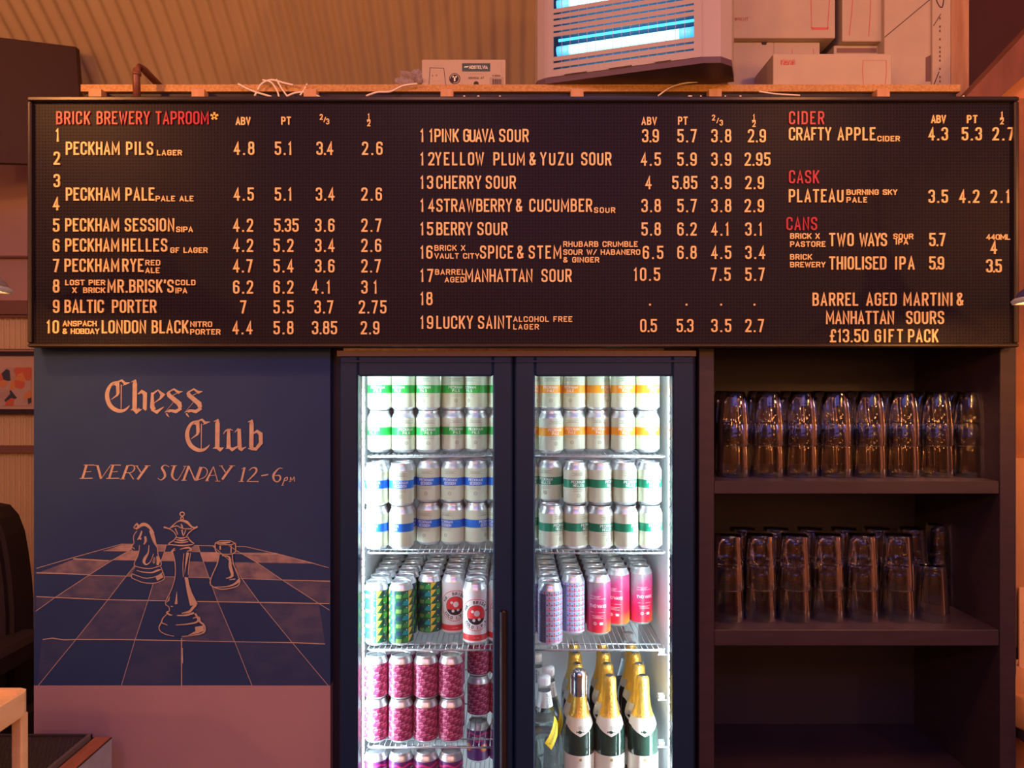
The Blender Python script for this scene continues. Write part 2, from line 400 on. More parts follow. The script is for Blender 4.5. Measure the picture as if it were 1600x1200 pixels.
# ---------------------------------------------------------------- the letter board
YB = 1.93
BZ = P(0,543,YB).z
lb = thing('letter_board', 'wide black pegged letter board listing beers, sours and prices in pale letters', 'menu board', (0, YB, BZ))
x0, x1, z0, z1 = P(47,0,YB).x, P(1588,0,YB).x, BZ, P(0,153,YB).z
def peg_material():
    m = mat('black_peg_sheet', (.034,.030,.033), .45, spec=.14); nt = m.node_tree; bs = nt.nodes['Principled BSDF']
    tc = nt.nodes.new('ShaderNodeTexCoord'); mp = nt.nodes.new('ShaderNodeMapping'); s = 1/.0079
    mp.inputs['Scale'].default_value = (s, 0, s); nt.links.new(tc.outputs['Object'], mp.inputs[0])
    fr_ = nt.nodes.new('ShaderNodeVectorMath'); fr_.operation = 'FRACTION'; nt.links.new(mp.outputs[0], fr_.inputs[0])
    sb = nt.nodes.new('ShaderNodeVectorMath'); sb.operation = 'SUBTRACT'; sb.inputs[1].default_value = (.5,0,.5); nt.links.new(fr_.outputs[0], sb.inputs[0])
    ln = nt.nodes.new('ShaderNodeVectorMath'); ln.operation = 'LENGTH'; nt.links.new(sb.outputs[0], ln.inputs[0])
    mr = nt.nodes.new('ShaderNodeMapRange'); mr.inputs[1].default_value = .24; mr.inputs[2].default_value = .36; nt.links.new(ln.outputs['Value'], mr.inputs[0])
    mx = nt.nodes.new('ShaderNodeMixRGB'); mx.inputs[1].default_value = (.004,.003,.006,1); mx.inputs[2].default_value = (.014,.0095,.018,1)
    nt.links.new(mr.outputs[0], mx.inputs[0]); nt.links.new(mx.outputs[0], bs.inputs['Base Color'])
    bp = nt.nodes.new('ShaderNodeBump'); bp.inputs['Strength'].default_value = .3; bp.inputs['Distance'].default_value = .0008
    nt.links.new(mr.outputs[0], bp.inputs['Height']); nt.links.new(bp.outputs[0], bs.inputs['Normal']); return m
PEG = peg_material(); TRIM = mat('black_aluminium_trim', (.028,.02,.022), .35, .3)
def at0(mb, name, root, kind=None): return part(mb, name, root, kind)
b = MB(); b.box(x0+.008, x1-.008, YB, YB+.04, z0+.008, z1-.008, PEG); at0(b, 'peg_sheet', lb)
for nm, (a0,a1,c0,c1) in (('frame_rail',(x0,x1,z1-.012,z1)),('frame_rail',(x0,x1,z0,z0+.010)),('frame_stile',(x0,x0+.010,z0+.010,z1-.012)),('frame_stile',(x1-.012,x1,z0+.010,z1-.012))):
    b = MB(); b.bbox(a0,a1,YB-.013,YB+.045,c0,c1,TRIM,.003); at0(b, nm, lb)
CREAM = mat('pale_yellow_letter_plastic', (.93,.68,.30), .45)
RED = mat('red_letter_plastic', (.44,.018,.04), .4)
GOLD = mat('yellow_star_plastic', (.95,.60,.12), .4)
LET = []     # (char, px left, px baseline, height, width, stroke, material)
def big(s, xa, xb, yb, h=20.5, wd=.47, sw=.127, mt=None):
    for c, x in layout(s, xa, xb, h, wd*h, sw*h): 
        if c != ' ': LET.append((c, x, yb, h, wd, sw, mt or CREAM))
def small(s, xa, xb, yb, h=8.6): big(s, xa, xb, yb, h, .76, .175)
def head(s, xa, xb, yb, h=12.5): big(s, xa, xb, yb, h, .54, .155)
big('BRICK',89,142,195,mt=RED); big('BREWERY',152,235,195,mt=RED); big('TAPROOM',244,327,195,mt=RED)
for ys, xs in (((202,238,273,309),(88,85,85,84)),):
    for c, x, y in zip('1234', xs, ys): big(c, x, None, y+20)
for c, y in zip('56789', (362.5,394,425.5,457.5,489)): big(c, 84, None, y)
big('10', 74, 93, 521)
big('PECKHAM',104,188,242.5); big('PILS',198,240,242.5); small('LAGER',246,285,243.5)
big('PECKHAM',104,188,314); big('PALE',197,242,314); small('PALE ALE',244,303,315)
big('PECKHAM',103,187,362); big('SESSION',196,273,362); small('SIPA',276,302,363)
big('PECKHAM',103,187,393.5); big('HELLES',192,262,393.5); small('GF LAGER',267,325,395.5)
big('PECKHAM',102,187,425); big('RYE',192,225,425); small('RED',228,251,415); small('ALE',228,250,427)
small('LOST PIER',103,165,446); small('X',114,121,458); small('BRICK',131,165,458); big('MR.',169,200,457.5); big("BRISK'S",203,272,457.5); small('COLD',275,306,446); small('IPA',275,293,458.5)
big('BALTIC',102,163,489); big('PORTER',176,245,489)
small('ANSPACH',99,152,510); small('& HOBDAY',99,156,522); big('LONDON',160,229,521); big('BLACK',238,295,521); small('NITRO',298,332,511); small('PORTER',298,345,523)
def row(y, items):
    for s, a, b_ in items: big(s, a, b_, y)
row(242.5, [('4.8',366,398),('5.1',430,456),('3.4',495,521),('2.6',566,598)])
row(314, [('4.5',366,397),('5.1',430,456),('3.4',494,523),('2.6',565,597)])
row(362.5, [('4.2',365,396),('5.35',429,467),('3.6',493,523),('2.7',565,596)])
row(394, [('4.2',365,396),('5.2',428,459),('3.4',493,523),('2.6',565,596)])
row(426, [('4.7',365,395),('5.4',428,459),('3',493,503),('.6',506,523),('2.7',565,595)])
row(459, [('6.2',365,396),('6.2',428,459),('4.1',488,516),('3',565,575),('1',584,589)])
row(490, [('7',376,386),('5.5',428,459),('3.7',492,521),('2.75',561,604)])
row(522.5, [('4.4',364,395),('5.8',428,459),('3.85',488,527),('2.9',564,593)])
head('ABV',369,392,196); head('PT',440,455,195.5)
def two_thirds(xa, ya, xb, yb_): 
    head('2', xa, None, ya+9, 9); head('/', (xa+xb)/2+1, None, (ya+yb_)/2+9, 8); head('3', xb, None, yb_+9, 9)
def half(x, y): head('1', x-2, None, y+9, 9); big('-', x-3.2, None, y+17.5, 16, .54, .11); head('2', x-3, None, y+20, 9.5)
two_thirds(500,179,510,186); half(577,178)
# middle column
yy = [222.5,259,295.5,331.5,368,404.5,441,477,514]
names = [[('11',657,676),('PINK',679,717),('GUAVA',724,773),('SOUR',780,826)], [('12',657,679),('YELLO',680,741),('W',743,757),('PLUM',771,820),('&',827,838),('YUZU',844,895),('SOUR',908,955)],
 [('13',657,677),('CHERRY',682,752),('SOUR',759,806)], [('14',657,679),('STRAWBERRY',682,800),('&',806,817),('CUCUMBER',827,925)], [('15',657,677),('BERRY',682,738),('SOUR',746,793)],
 [('16',657,676),('SPICE',750,802),('&',808,820),('STEM',826,877)], [('17',657,677),('MANHATTAN',727,832),('SOUR',846,893)], [('18',657,676)], [('19',657,677),('LUCKY',682,739),('SAINT',747,800)]]
for y, r in zip(yy, names): row(y, r)
small('SOUR',928,961,333)
small('BRICK X',679,727,392); small('VAULT CITY',679,749,404.5)
small('RHUBARB CRUMBLE',880,996,386); small('SOUR W/ HABANERO',880,1000,398.5); small('& GINGER',880,936,410.5)
small('BARREL',680,727,429.5); small('AGED',695,726,441.5); small('ALCOHOL FREE',802,894,503); small('LAGER',802,842,515)
A_, B_, C_, D_ = (1003,1029), (1058,1088), (1111,1142), (1165,1195)
pr = [(('3.9',*A_),('5.7',*B_),('3.8',*C_),('2.9',1168,1196)), (('4.5',1001,1032),('5.9',*B_),('3.9',*C_),('2.95',1163,1203)), (('4',1008,1019),('5.85',1050,1089),('3.9',*C_),('2.9',1164,1193)),
 (('3.8',1002,1032),('5.7',*B_),('3.8',*C_),('2.9',1163,1193)), (('5.8',1002,1032),('6.2',*B_),('4.1',1111,1138),('3.1',1164,1190)), (('6.5',1004,1036),('6.8',*B_),('4.5',*C_),('3.4',1164,1195)),
 (('10.5',990,1031),('7.5',1110,1141),('5.7',1164,1194)), (('.',1014,1016),('.',1071,1073),('.',1125,1127),('.',1177,1179)), (('0.5',1000,1026),('5.3',1057,1083),('3.5',*C_),('2.7',1164,1193))]
for y, r in zip([223,259.5,296,332,368.5,405,439,477.5,519], pr): row(y, r)
head('ABV',1002,1026,196); head('PT',1059,1074,195.5); two_thirds(1112,180,1124,188); half(1178,179)
# last column
big('CIDER',1232,1287,195,mt=RED); big('CASK',1232,1279,287,mt=RED); big('CANS',1228,1276,360,mt=RED)
head('ABV',1454,1477,193); head('PT',1510,1526,193); half(1565,175)
row(220, [('CRAFTY',1232,1298),('APPLE',1308,1367),('4.3',1450,1480),('5.3',1502,1533),('2.7',1550,1583)]); small('CIDER',1370,1405,221.5)
row(316.5, [('PLATEAU',1232,1317)]); row(317.5, [('3.5',1450,1480),('4.2',1498,1529),('2.1',1547,1576)]); small('BURNING SKY',1322,1401,305); small('PALE',1322,1354,317)
small('BRICK X',1234,1280,373.5); small('PASTORE',1234,1289,386); row(385, [('TWO',1295,1333),('WAYS',1342,1385),('5.7',1451,1476)]); small('SOUR',1395,1426,374); small('IPA',1399,1418,382.5)
small('440ML',1540,1577,375); row(397, [('4',1547,1558)]); small('BRICK',1234,1268,406); small('BREWERY',1234,1289,418); row(421.5, [('THIOLISED',1295,1384),('IPA',1398,1428),('5.9',1451,1474)]); row(426, [('3.5',1540,1564)])
row(478, [('BARREL',1269,1340),('AGED',1353,1400),('MARTINI',1411,1487),('&',1494,1505)]); row(506.5, [('MANHATTAN',1290,1396),('SOURS',1415,1474)]); row(535, [('£13.50',1296,1356),('GIFT',1366,1410),('PACK',1418,1465)])
k = YB/F
def letter_mesh(c, h, wd, sw, mt):
    key = (c, h, wd, sw, mt.name)
    if key not in lm:
        g = MB(1.2e-5); g.ribs(glyph(c, wd*h*k, h*k, sw*h*k)[0], lambda u, v, d: Vector((u, -d, v)), mt, .0035, .0)
        lm[key] = g.data('letter')
    return lm[key]
lm = {}
LET.sort(key=lambda e: (-e[3], 0 if e[6] is RED else 1, -glyph(e[0], 1, 1, .1)[1]))
rest = MB(1.2e-5)
for i, (c, x, yb, h, wd, sw, mt) in enumerate(LET):
    p = P(x, yb, YB)
    if i < 299:
        o = bpy.data.objects.new('letter', letter_mesh(c, h, wd, sw, mt)); C.collection.objects.link(o)
        o.parent = lb; o.location = p - lb.location
        if mt is RED: o['label'] = 'red letter'
    else:
        rest.n = 0; rest.ribs(glyph(c, wd*h*k, h*k, sw*h*k)[0], lambda u, v, d: p + Vector((u, -d, v)), mt, .0035, .0)
part(rest, 'small_lettering', lb, 'stuff')
st = MB(); c0 = P(335.5,182,YB)
for j in range(5):
    a = j*2*PI/5; u = Vector((math.sin(a),0,math.cos(a))); v = Vector((math.cos(a),0,-math.sin(a)))
    st.prism([(-.002,0),(.002,0),(.0026,.010),(-.0026,.010)], lambda s_, t_, d: c0 + v*s_ + u*t_ - Vector((0,d,0)), 0, .003, GOLD)
so = part(st, 'star', lb); so['label'] = 'small yellow star'
# small pale scraps in the gap above the frame
# ---------------------------------------------------------------- the chess club board
YP = 1.975
cb = thing('painted_board', 'tall navy board hand painted with chess pieces and an invitation to a chess club', 'board', (P(53,0,YP).x, YP, 0))
NAVY = mat('navy_chalkboard_paint', (.014,.042,.150), .8, noise=(5, (.011,.034,.128), .6, (1,1,1)), bump=(150,.1,.001))
ROSE = mat('dusky_rose_paint', (.37,.24,.285), .7, noise=(4, (.335,.215,.26), .6, (1,1,1)), bump=(150,.1,.001))
zs = P(0,1071,YP).z
b = MB(); b.box(P(53,0,YP).x, P(516,0,YP).x, YP, YP+.03, zs, P(0,540,YP).z+.05, NAVY); at0(b, 'navy_panel', cb)
b = MB(); b.box(P(53,0,YP).x, P(516,0,YP).x, YP, YP+.03, 0, zs, ROSE); at0(b, 'rose_panel', cb)
pm = pixmap(YP)
CH = mat('pale_brush_paint', (.50,.40,.32), .8, noise=(60, (.38,.29,.24), .6, (1,1,1)))
def wash(n, a):
    c = tuple(x*a + y*(1-a) for x, y in zip((.56,.40,.33), (.0125,.038,.140))); c2 = tuple(x*a*.35 + y*(1-a*.35) for x, y in zip((.56,.40,.33), (.0125,.038,.140)))
    return mat('paint_wash_'+n, c, .85, noise=(22, c2, .95, (1,1,1.6)))
WS = [wash('bright', .80), wash('bright', .80), wash('soft', .42), wash('faint', .17), wash('thin', .11), wash('thinnest', .04)]
cols = [[190,215,237,260,284,310,332,358,385], [162,200,229,257,284,313,344,375,430], [115,176,217,252,284,318,362,402,495], [57,140,198,243,284,327,378,440,516],
        [57,86,170,232,284,340,405,498,516], [66,66,119,211,284,367,457,508,508], [58,58,60,190,284,394,513,515,515]]
ly = [(850,854),(860,864.5),(873,881),(896,907),(933,943),(998,1005),(1071,1071)]
def ry(r, x): a, b_ = ly[r]; return a + (b_-a)*(x-57)/459
sq = MB()
for r in range(6):
    for c in range(8):
        if (r + c) % 2: continue
        t0, t1, b0, b1 = cols[r][c], cols[r][c+1], cols[r+1][c], cols[r+1][c+1]
        if (r >= 4 and c == 7) or (r == 4 and c == 0): continue
        pts = [(t0, ry(r,t0)), (t1, ry(r,t1)), (b1, ry(r+1,b1)), (b0, ry(r+1,b0))]
        o_ = []
        for p in pts:
            if not o_ or math.hypot(p[0]-o_[-1][0], p[1]-o_[-1][1]) > .5: o_.append(p)
        if len(o_) > 2: sq.ribs([o_], pm, WS[r], .0004)
# left ends of the lower rows
sq.ribs([[(57,933),(86,934),(57,955)]], pm, WS[4], .0004)
at0(sq, 'painted_squares', cb)
ln = MB(6e-6)
def line(pts, wd=.85, mt=CH, d=.0007): ln.ribs(ribbon(pts, wd), pm, mt, d)
line([(57,888),(115,871),(190,850)]); line([(190,850),(300,852),(384,854)]); line([(384,854),(440,867),(514,887)])
line([(57,895,1.4),(100,896,1.6),(140,898,1)]); line([(140,899),(260,901),(380,904),(440,906),(516,908,1.6)],.8)
line([(57,932),(90,933.5),(170,937),(260,938.5)],1.2); line([(308,939.5),(400,941),(515,943)],1.4)
line([(67,999),(82,997),(100,999.5),(119,999),(190,999),(290,1001)],1.4); line([(284,1001),(360,1002.5),(400,1003)],.9); line([(400,1003,1),(460,1004,1.6),(508,1006,1.2)])
line([(162,860.5),(240,861)],.7); line([(340,864),(430,866)],.8); line([(115,873),(170,876)],1.6)
for c, r0, ext in ((1,0,(56,955)),(2,0,None),(3,0,None),(5,0,None),(6,0,None),(7,0,(515,953))):
    pts = [(cols[r][c], ry(r, cols[r][c])) for r in range(0, 5 if ext else 7)]
    if ext: pts.append(ext)
    line(pts, .85)
line([(284,997),(284,1077)],1.5); line([(285,1012),(285.5,1036)],1.6)
at0(ln, 'painted_lines', cb)
b = MB(); b.box(P(513,0,YP).x, P(530,0,YP).x, YP+.032, YP+.05, 0, ZC+.12, BLACKISH); at0(b, 'dark_gap_filler', cb)  # added to darken the gap beside the fridge, shade put into colour
# chess pieces: dark bodies with brushed outlines
Z4 = lambda L: [(190+x/7.619, 790+y/7.619, *r) for x, y, *r in L]     # measured on an enlargement
Z6 = lambda L: [(240+x/5.4556, 780+y/5.4556, *r) for x, y, *r in L]
dark = MB()
def body(poly): dark.ribs([[p[:2] for p in poly]], pm, NAVY, .0010)
pc = MB(6e-6)
def st_(pts, w0=1.3, closed=False):
    q = [p if len(p) > 2 else (p[0], p[1], w0) for p in pts]
    pc.ribs(ribbon(q if closed or len(q) < 3 else smooth(q, 3), w0, closed), pm, CH, .0014)
def blob(pts): pc.ribs([[p[:2] for p in pts]], pm, CH, .0016)
# knight
kn = Z4([(185,250),(260,208),(320,225),(385,275),(410,340),(412,430),(428,500),(440,580),(478,680),(470,720),(500,800),(515,860),(460,900),(380,922),(250,910),(180,895),(128,850),(125,805),(165,735),(150,690),(185,620),(215,540),(210,490),(165,540),(125,520),(120,495),(150,440),(140,380),(150,345)])
body(kn[:13] + kn[13:])
st_(Z4([(185,300),(150,350),(145,400),(150,440),(125,485),(120,520),(140,540)]), 1.1)
st_(Z4([(215,470),(210,540),(190,610),(155,680),(160,720)]), 1.1); st_(Z4([(145,262,1),(185,215,2.5),(200,262,3),(150,268,1)]), 2); st_(Z4([(175,280,2),(240,230,5),(290,225,5),(340,262,4),(385,330,3)]), 3)
st_(Z4([(350,290,5),(375,360,6),(400,440,4),(428,500,1.5),(440,590,1.5),(475,680,1.5),(470,715,1)]), 2)
st_(Z4([(245,300,2),(225,360,3),(195,405,1.5)])); st_(Z4([(285,365,3.2),(290,420,3.6),(268,460,1.5)])); st_(Z4([(330,470,1),(320,560,2),(285,620,4.5),(270,670,4),(300,700,2),(350,660,1.2),(385,570,1)]))
st_(Z4([(395,610,1),(378,670,1.2),(395,680,1),(403,620,1)]),1); st_(Z4([(425,600,2),(440,660,5),(430,705,3)])); st_(Z4([(205,385,2.4),(240,395,3.4)])); st_(Z4([(130,495,1.4),(150,505,1.4),(160,520,1)]))
st_(Z4([(155,715),(250,740),(360,745),(470,712)]),1.2); st_(Z4([(185,770,1),(260,788,1.6),(360,795,2),(430,770,3),(485,755,1)]))
st_(Z4([(128,808),(200,835),(280,860),(360,855),(440,830),(495,790)]),1.2); st_(Z4([(128,808),(125,855),(200,890),(260,912),(370,922),(450,905),(515,865),(500,800),(470,720)]),1.2); blob(Z4([(410,850),(480,800),(505,850),(430,890)]))
# queen
qn = Z6([(247,110),(262,165),(325,215),(375,235),(300,290),(285,320),(345,375),(345,395),(300,430),(318,450),(300,560),(298,700),(335,800),(380,888),(345,940),(395,1000),(440,1070),(440,1120),(350,1160),(240,1170),(130,1158),(60,1115),(52,1085),(85,1010),(120,950),(138,925),(105,885),(150,770),(185,650),(180,520),(160,440),(180,410),(135,380),(180,350),(195,300),(155,265),(90,240),(140,230),(205,190)])
body(qn)
st_(Z6([(247+19*math.cos(i*PI/5),125+17*math.sin(i*PI/5)) for i in range(10)]), 1.6, True); st_(Z6([(246+12*math.cos(i*PI/4),162+13*math.sin(i*PI/4)) for i in range(8)]), 1.4, True)
st_(Z6([(150,240,2),(200,195,1.2),(240,180,3),(290,195,4),(330,235,2.4),(372,240,1.6)])); st_(Z6([(90,236,3),(140,252,1.4),(180,280,1.2),(200,318,1.2)])); st_(Z6([(378,232,3.2),(340,255,1.4),(300,290,1.4),(285,318,1.4)]))
st_(Z6([(130,250,1.2),(200,225,1.6),(250,248,1.2),(330,250,1.6)])); st_(Z6([(188,245),(210,300)]),1.6); st_(Z6([(240,210,2),(250,245,3)])); st_(Z6([(245,260,2.4),(258,308,1.4),(278,260,1.6)]))
for y, a, c in ((322,190,290),(342,195,295),(360,180,300),(385,160,340)): st_(Z6([(a,y,1),((a+c)/2,y+8,2.4),(c,y-2,1.2)]))
st_(Z6([(200,318,1.6),(175,350,1.6),(133,378,1.4),(185,390,1.2)])); st_(Z6([(295,318,1.6),(315,350,2),(350,377,1.4)]))
st_(Z6([(185,415,1.6),(155,445,1.6),(190,430,1)])); st_(Z6([(230,425,1),(300,410,3),(325,430,2),(290,442,1.5)]))
st_(Z6([(165,440),(185,520),(190,640),(160,760),(105,880),(135,915),(140,950)]),1.3); st_(Z6([(320,455),(305,560),(300,640)]),1.1)
st_(Z6([(262,460,1),(255,560,1.2),(258,660,1)])); blob(Z6([(285,450),(308,455),(285,560),(268,640),(275,540)])); blob(Z6([(268,660),(298,665),(310,730),(335,800),(378,885),(315,900),(290,790)]))
blob(Z6([(145,820),(112,882),(140,860)])); blob(Z6([(203,780),(210,890),(185,892)])); st_(Z6([(315,900,2),(350,895,2.2),(380,888,1)]))
st_(Z6([(150,910),(170,912)]),1.4); st_(Z6([(140,950,1.4),(118,962,2.2),(140,980,2.6),(165,985,1)])); st_(Z6([(245,968,1.2),(310,955,3.6),(345,915,4.2),(370,900,2)])); st_(Z6([(205,988,1.4),(280,985,2.8),(350,965,3.2)]))
st_(Z6([(120,975,1.2),(85,1010,1.6),(70,1050,2),(52,1085,1.6),(62,1120,1.3),(110,1148,1.1),(180,1163,1)])); st_(Z6([(75,1050,1.6),(125,1070,1)]))
st_(Z6([(340,1012,1.2),(380,1000,2.2),(398,1010,2),(400,1040,3),(435,1070,2.6),(442,1120,2),(400,1145,2),(320,1158,1.2),(245,1167,1)])); st_(Z6([(195,1068,1),(300,1060,2),(385,1035,3),(360,970,3)])); blob(Z6([(358,1085),(430,1072),(435,1118),(380,1140),(300,1155),(362,1120)]))
# rook
rk = Z4([(1122,440),(1180,415),(1300,415),(1362,445),(1365,535),(1335,570),(1340,680),(1400,840),(1418,900),(1380,960),(1200,995),(1065,945),(1075,850),(1140,700),(1170,570),(1122,530)])
body(rk)
st_(Z4([(1122,440),(1180,415),(1300,415),(1362,445),(1310,462),(1180,462)]),1.3,True); st_(Z4([(1122,445),(1125,530),(1180,570),(1310,572),(1362,540),(1362,450)]),1.3); st_(Z4([(1150,440,1.5),(1230,440,3),(1300,432,1.4)]))
st_(Z4([(1310,470),(1310,560)]),1.6); st_(Z4([(1180,475),(1182,520)]),2.2); st_(Z4([(1170,575),(1145,690),(1080,840),(1068,940),(1200,990),(1380,955),(1418,890)]),1.5)
st_(Z4([(1325,575),(1335,680),(1395,830),(1418,895)]),1.4); st_(Z4([(1200,590,1.2),(1290,610,2.6),(1300,720,5),(1325,830,4),(1250,862,1)])); st_(Z4([(1085,965,1),(1250,960,1.6),(1350,930,3),(1410,880,5)])); st_(Z4([(1290,878,1),(1360,868,2)]))
at0(dark, 'painted_silhouettes', cb); at0(pc, 'painted_pieces', cb)
# hand lettering: blackletter words traced on an enlargement
bl = MB(6e-6)
ZL = lambda L: [(150+x/5.714, 580+y/5.714, *[v/5.714 for v in r]) for x, y, *r in L]
def bk(*L): q_ = ZL(list(L)); bl.ribs(ribbon(smooth(q_) if len(q_) > 7 else q_, 1), pm, CH, .0008)
def cap_c(dx, dy):
    q = lambda x, y, ww: (x+dx, y+dy, ww)
    bk(q(192,88,3),q(140,115,22),q(105,180,34),q(104,250,38),q(135,315,38),q(195,352,34),q(250,350,24),q(290,320,12),q(300,303,3))
    bk(q(150,130,4),q(185,98,10),q(232,82,18),q(262,112,24),q(305,102,4)); bk(q(165,120,10),q(195,112,30),q(198,190,30),q(190,215,18),q(135,255,3))
    bk(q(228,120,9),q(226,345,6)); bk(q(265,110,12),q(240,130,3))
cap_c(0, 0); cap_c(715, 350)
def stem_h(dx, dy, top, bot, x=345, ww=40): bk((x-28+dx,top+22+dy,6),(x+dx,top+10+dy,12)); bk((x+8+dx,top+dy,14),(x+4+dx,top+40+dy,ww),(x+2+dx,bot-25+dy,ww),(x+12+dx,bot+dy,10))
stem_h(0,0,75,368); bk((312,348,4),(345,330,26),(365,362,34),(412,340,4))
bk((375,205,8),(410,180,26),(440,200,36),(438,330,36),(448,350,12)); bk((378,330,10),(392,345,14))
# e
bk((505,190,22),(505,320,40),(520,345,40)); bk((505,205,20),(555,168,10),(600,210,34),(575,245,16),(520,285,5)); bk((495,345,10),(545,365,30),(608,318,6))
# s twice
for dx in (0, 178):
    q = lambda x, y, ww: (x+dx, y, ww)
    bk(q(645,190,30),q(655,215,38),q(745,290,44),q(755,325,34)); bk(q(640,190,10),q(698,160,14),q(740,190,24),q(775,180,4)); bk(q(690,215,6),q(745,185,4))
    bk(q(620,365,4),q(660,350,20),q(715,360,30),q(765,330,24)); bk(q(630,375,14),q(640,392,14),q(655,410,4)); bk(q(700,270,4),q(615,370,3)); bk(q(645,360,18),q(690,350,22))
# l u b
stem_h(738,352,75,350); bk((1045,688,4),(1085,680,26),(1112,700,32),(1142,682,4))
bk((1138,560,6),(1160,530,12),(1190,520,20)); bk((1186,520,26),(1186,670,38),(1200,690,16)); bk((1160,690,4),(1190,680,22),(1218,700,28),(1290,660,6))
bk((1240,545,6),(1275,512,14)); bk((1280,515,30),(1284,670,38),(1300,700,16)); bk((1268,690,6),(1300,700,26),(1342,675,4)); bk((1195,515,10),(1225,530,4))
stem_h(1045,352,80,345,x=342,ww=38); bk((1395,560,10),(1440,535,24),(1472,560,36),(1474,640,34),(1430,695,26),(1395,690,30),(1360,690,6))
at0(bl, 'painted_title', cb)
# slanting invitation with thick and thin strokes
iv = MB(6e-6)
ZI = lambda L: [(100+x/4.2105, 710+y/4.2105, *[v/4.2105 for v in r]) for x, y, *r in L]
def it(*L): q_ = ZI(list(L)); iv.ribs(ribbon(smooth(q_) if len(q_) > 3 else q_, 1), pm, CH, .0008)
T, t = 15, 4
def E_(x): it((x+45,68,T),(x+18,158,T)); it((x+25,70,t),(x+95,70,6)); it((x+30,115,t),(x+75,112,5)); it((x,158,6),(x+85,156,5))
def V_(x): it((x,72,5),(x+30,74,5)); it((x+22,74,T),(x+45,160,T)); it((x+45,160,t),(x+105,75,t))
def R_(x): it((x+45,72,T),(x+12,160,T)); it((x+40,74,t),(x+80,72,6),(x+90,95,9),(x+70,118,5),(x+35,120,t)); it((x+55,120,6),(x+85,164,6)); it((x-5,162,t),(x+30,162,t))
def Y_(x): it((x,75,t),(x+25,75,t)); it((x+15,76,6),(x+42,118,8)); it((x+85,75,T),(x+20,165,T)); it((x+65,74,t),(x+105,74,t))
def N_(x): it((x+45,75,T),(x+10,170,T)); it((x+45,78,7),(x+85,170,9)); it((x+118,80,t),(x+85,170,t)); it((x-5,170,t),(x+30,170,t))
E_(105); V_(200); E_(280); R_(375); Y_(465)
it((693,82,5),(665,70,5),(645,88,12),(660,115,16),(665,145,14),(640,168,6),(618,155,4)); it((728,75,T),(712,135,T),(730,165,8),(755,160,4),(800,80,t)); it((705,74,t),(745,74,t)); it((785,78,t),(810,78,t))
N_(778); it((905,85,T),(875,170,T)); it((895,85,t),(930,88,5),(945,115,6),(925,150,5),(865,172,t))
it((985,80,t),(940,172,T)); it((985,80,5),(1012,175,5)); it((962,138,t),(1000,136,t)); it((930,174,t),(955,174,t)); it((995,175,t),(1030,176,t))
Y_(1022); it((1190,85,13),(1168,178,13)); it((1170,95,4),(1195,86,5)); it((1150,178,4),(1185,178,4))
it((1220,105,5),(1240,88,6),(1265,92,12),(1262,120,12),(1205,178,6)); it((1205,178,5),(1282,178,7)); it((1300,140,9),(1345,132,8))
it((1440,92,4),(1415,92,6),(1382,130,15),(1382,165,12),(1405,180,7),(1425,160,11),(1418,138,9),(1390,140,4))
it((1455,155,7),(1438,202,6)); it((1455,155,4),(1470,150,7),(1468,168,6),(1448,172,3)); it((1490,178,5),(1492,150,5),(1502,168,4),(1515,148,5),(1518,178,6)); it((1480,178,3),(1498,178,3)); it((1430,203,3),(1448,203,3))
at0(iv, 'painted_invitation', cb)
# ---------------------------------------------------------------- the double door fridge
YF = 1.955      # front of the doors
X = lambda px, Y=YF: (px-800)/F*Y
Z = lambda py, Y=YF: ZC+(600-py)/F*Y
fg = thing('display_fridge', 'black double glass door drinks fridge lit white inside', 'fridge', (.011, YF, 0))
FRM = mat('black_fridge_enamel', (.008,.026,.080), .45, spec=.25)
LIN = mat('white_fridge_liner', (.80,.84,.86), .4)
CHR = mat('zinc_wire', (.50,.52,.55), .28, .85)
fx0, fx1, fz1 = X(527), X(1087), Z(548)
b = MB(); D0, D1 = YF+.045, 2.66
b.box(fx0, fx0+.032, D0, D1, .06, fz1, FRM); b.box(fx1-.032, fx1, D0, D1, .06, fz1, FRM); b.box(fx0, fx1, D0, D1, fz1-.04, fz1, FRM); b.box(fx0, fx1, D0, D1, .06, .30, FRM); b.box(fx0, fx1, D1-.03, D1, .06, fz1, FRM)
part(b, 'carcass', fg)
ix0, ix1 = fx0+.034, fx1-.034
b = MB(); b.box(ix0, ix1, 2.615, 2.628, .30, fz1-.042, LIN); b.box(ix0-.001, ix0+.004, D0+.01, 2.62, .30, fz1-.042, LIN); b.box(ix1-.004, ix1+.001, D0+.01, 2.62, .30, fz1-.042, LIN)
b.box(ix0, ix1, D0+.01, 2.62, .296, .302, LIN); b.box(ix0, ix1, D0+.01, 2.62, fz1-.05, fz1-.042, LIN); part(b, 'liner', fg)
for sx in (fx0+.05, fx1-.05):
    b = MB(); b.lathe([(.022,0),(.022,.06)], FRM, 12, (sx, D0+.06, 0), caps=True); part(b, 'foot', fg)
b = MB(); b.box(fx0, fx1, YF-.004, D0, fz1-.014, fz1, mat('brown_top_trim', (.10,.055,.05), .4)); part(b, 'top_trim', fg)
b = MB(); b.box(X(770)+.045, X(836)-.045, D0+.004, D0+.05, .30, fz1-.04, FRM); part(b, 'mullion', fg)
for sx in (ix0+.05, ix1-.05):
    b = MB(); b.box(sx-.006, sx+.006, 2.600, 2.615, .32, fz1-.06, CHR); part(b, 'shelf_upright', fg)
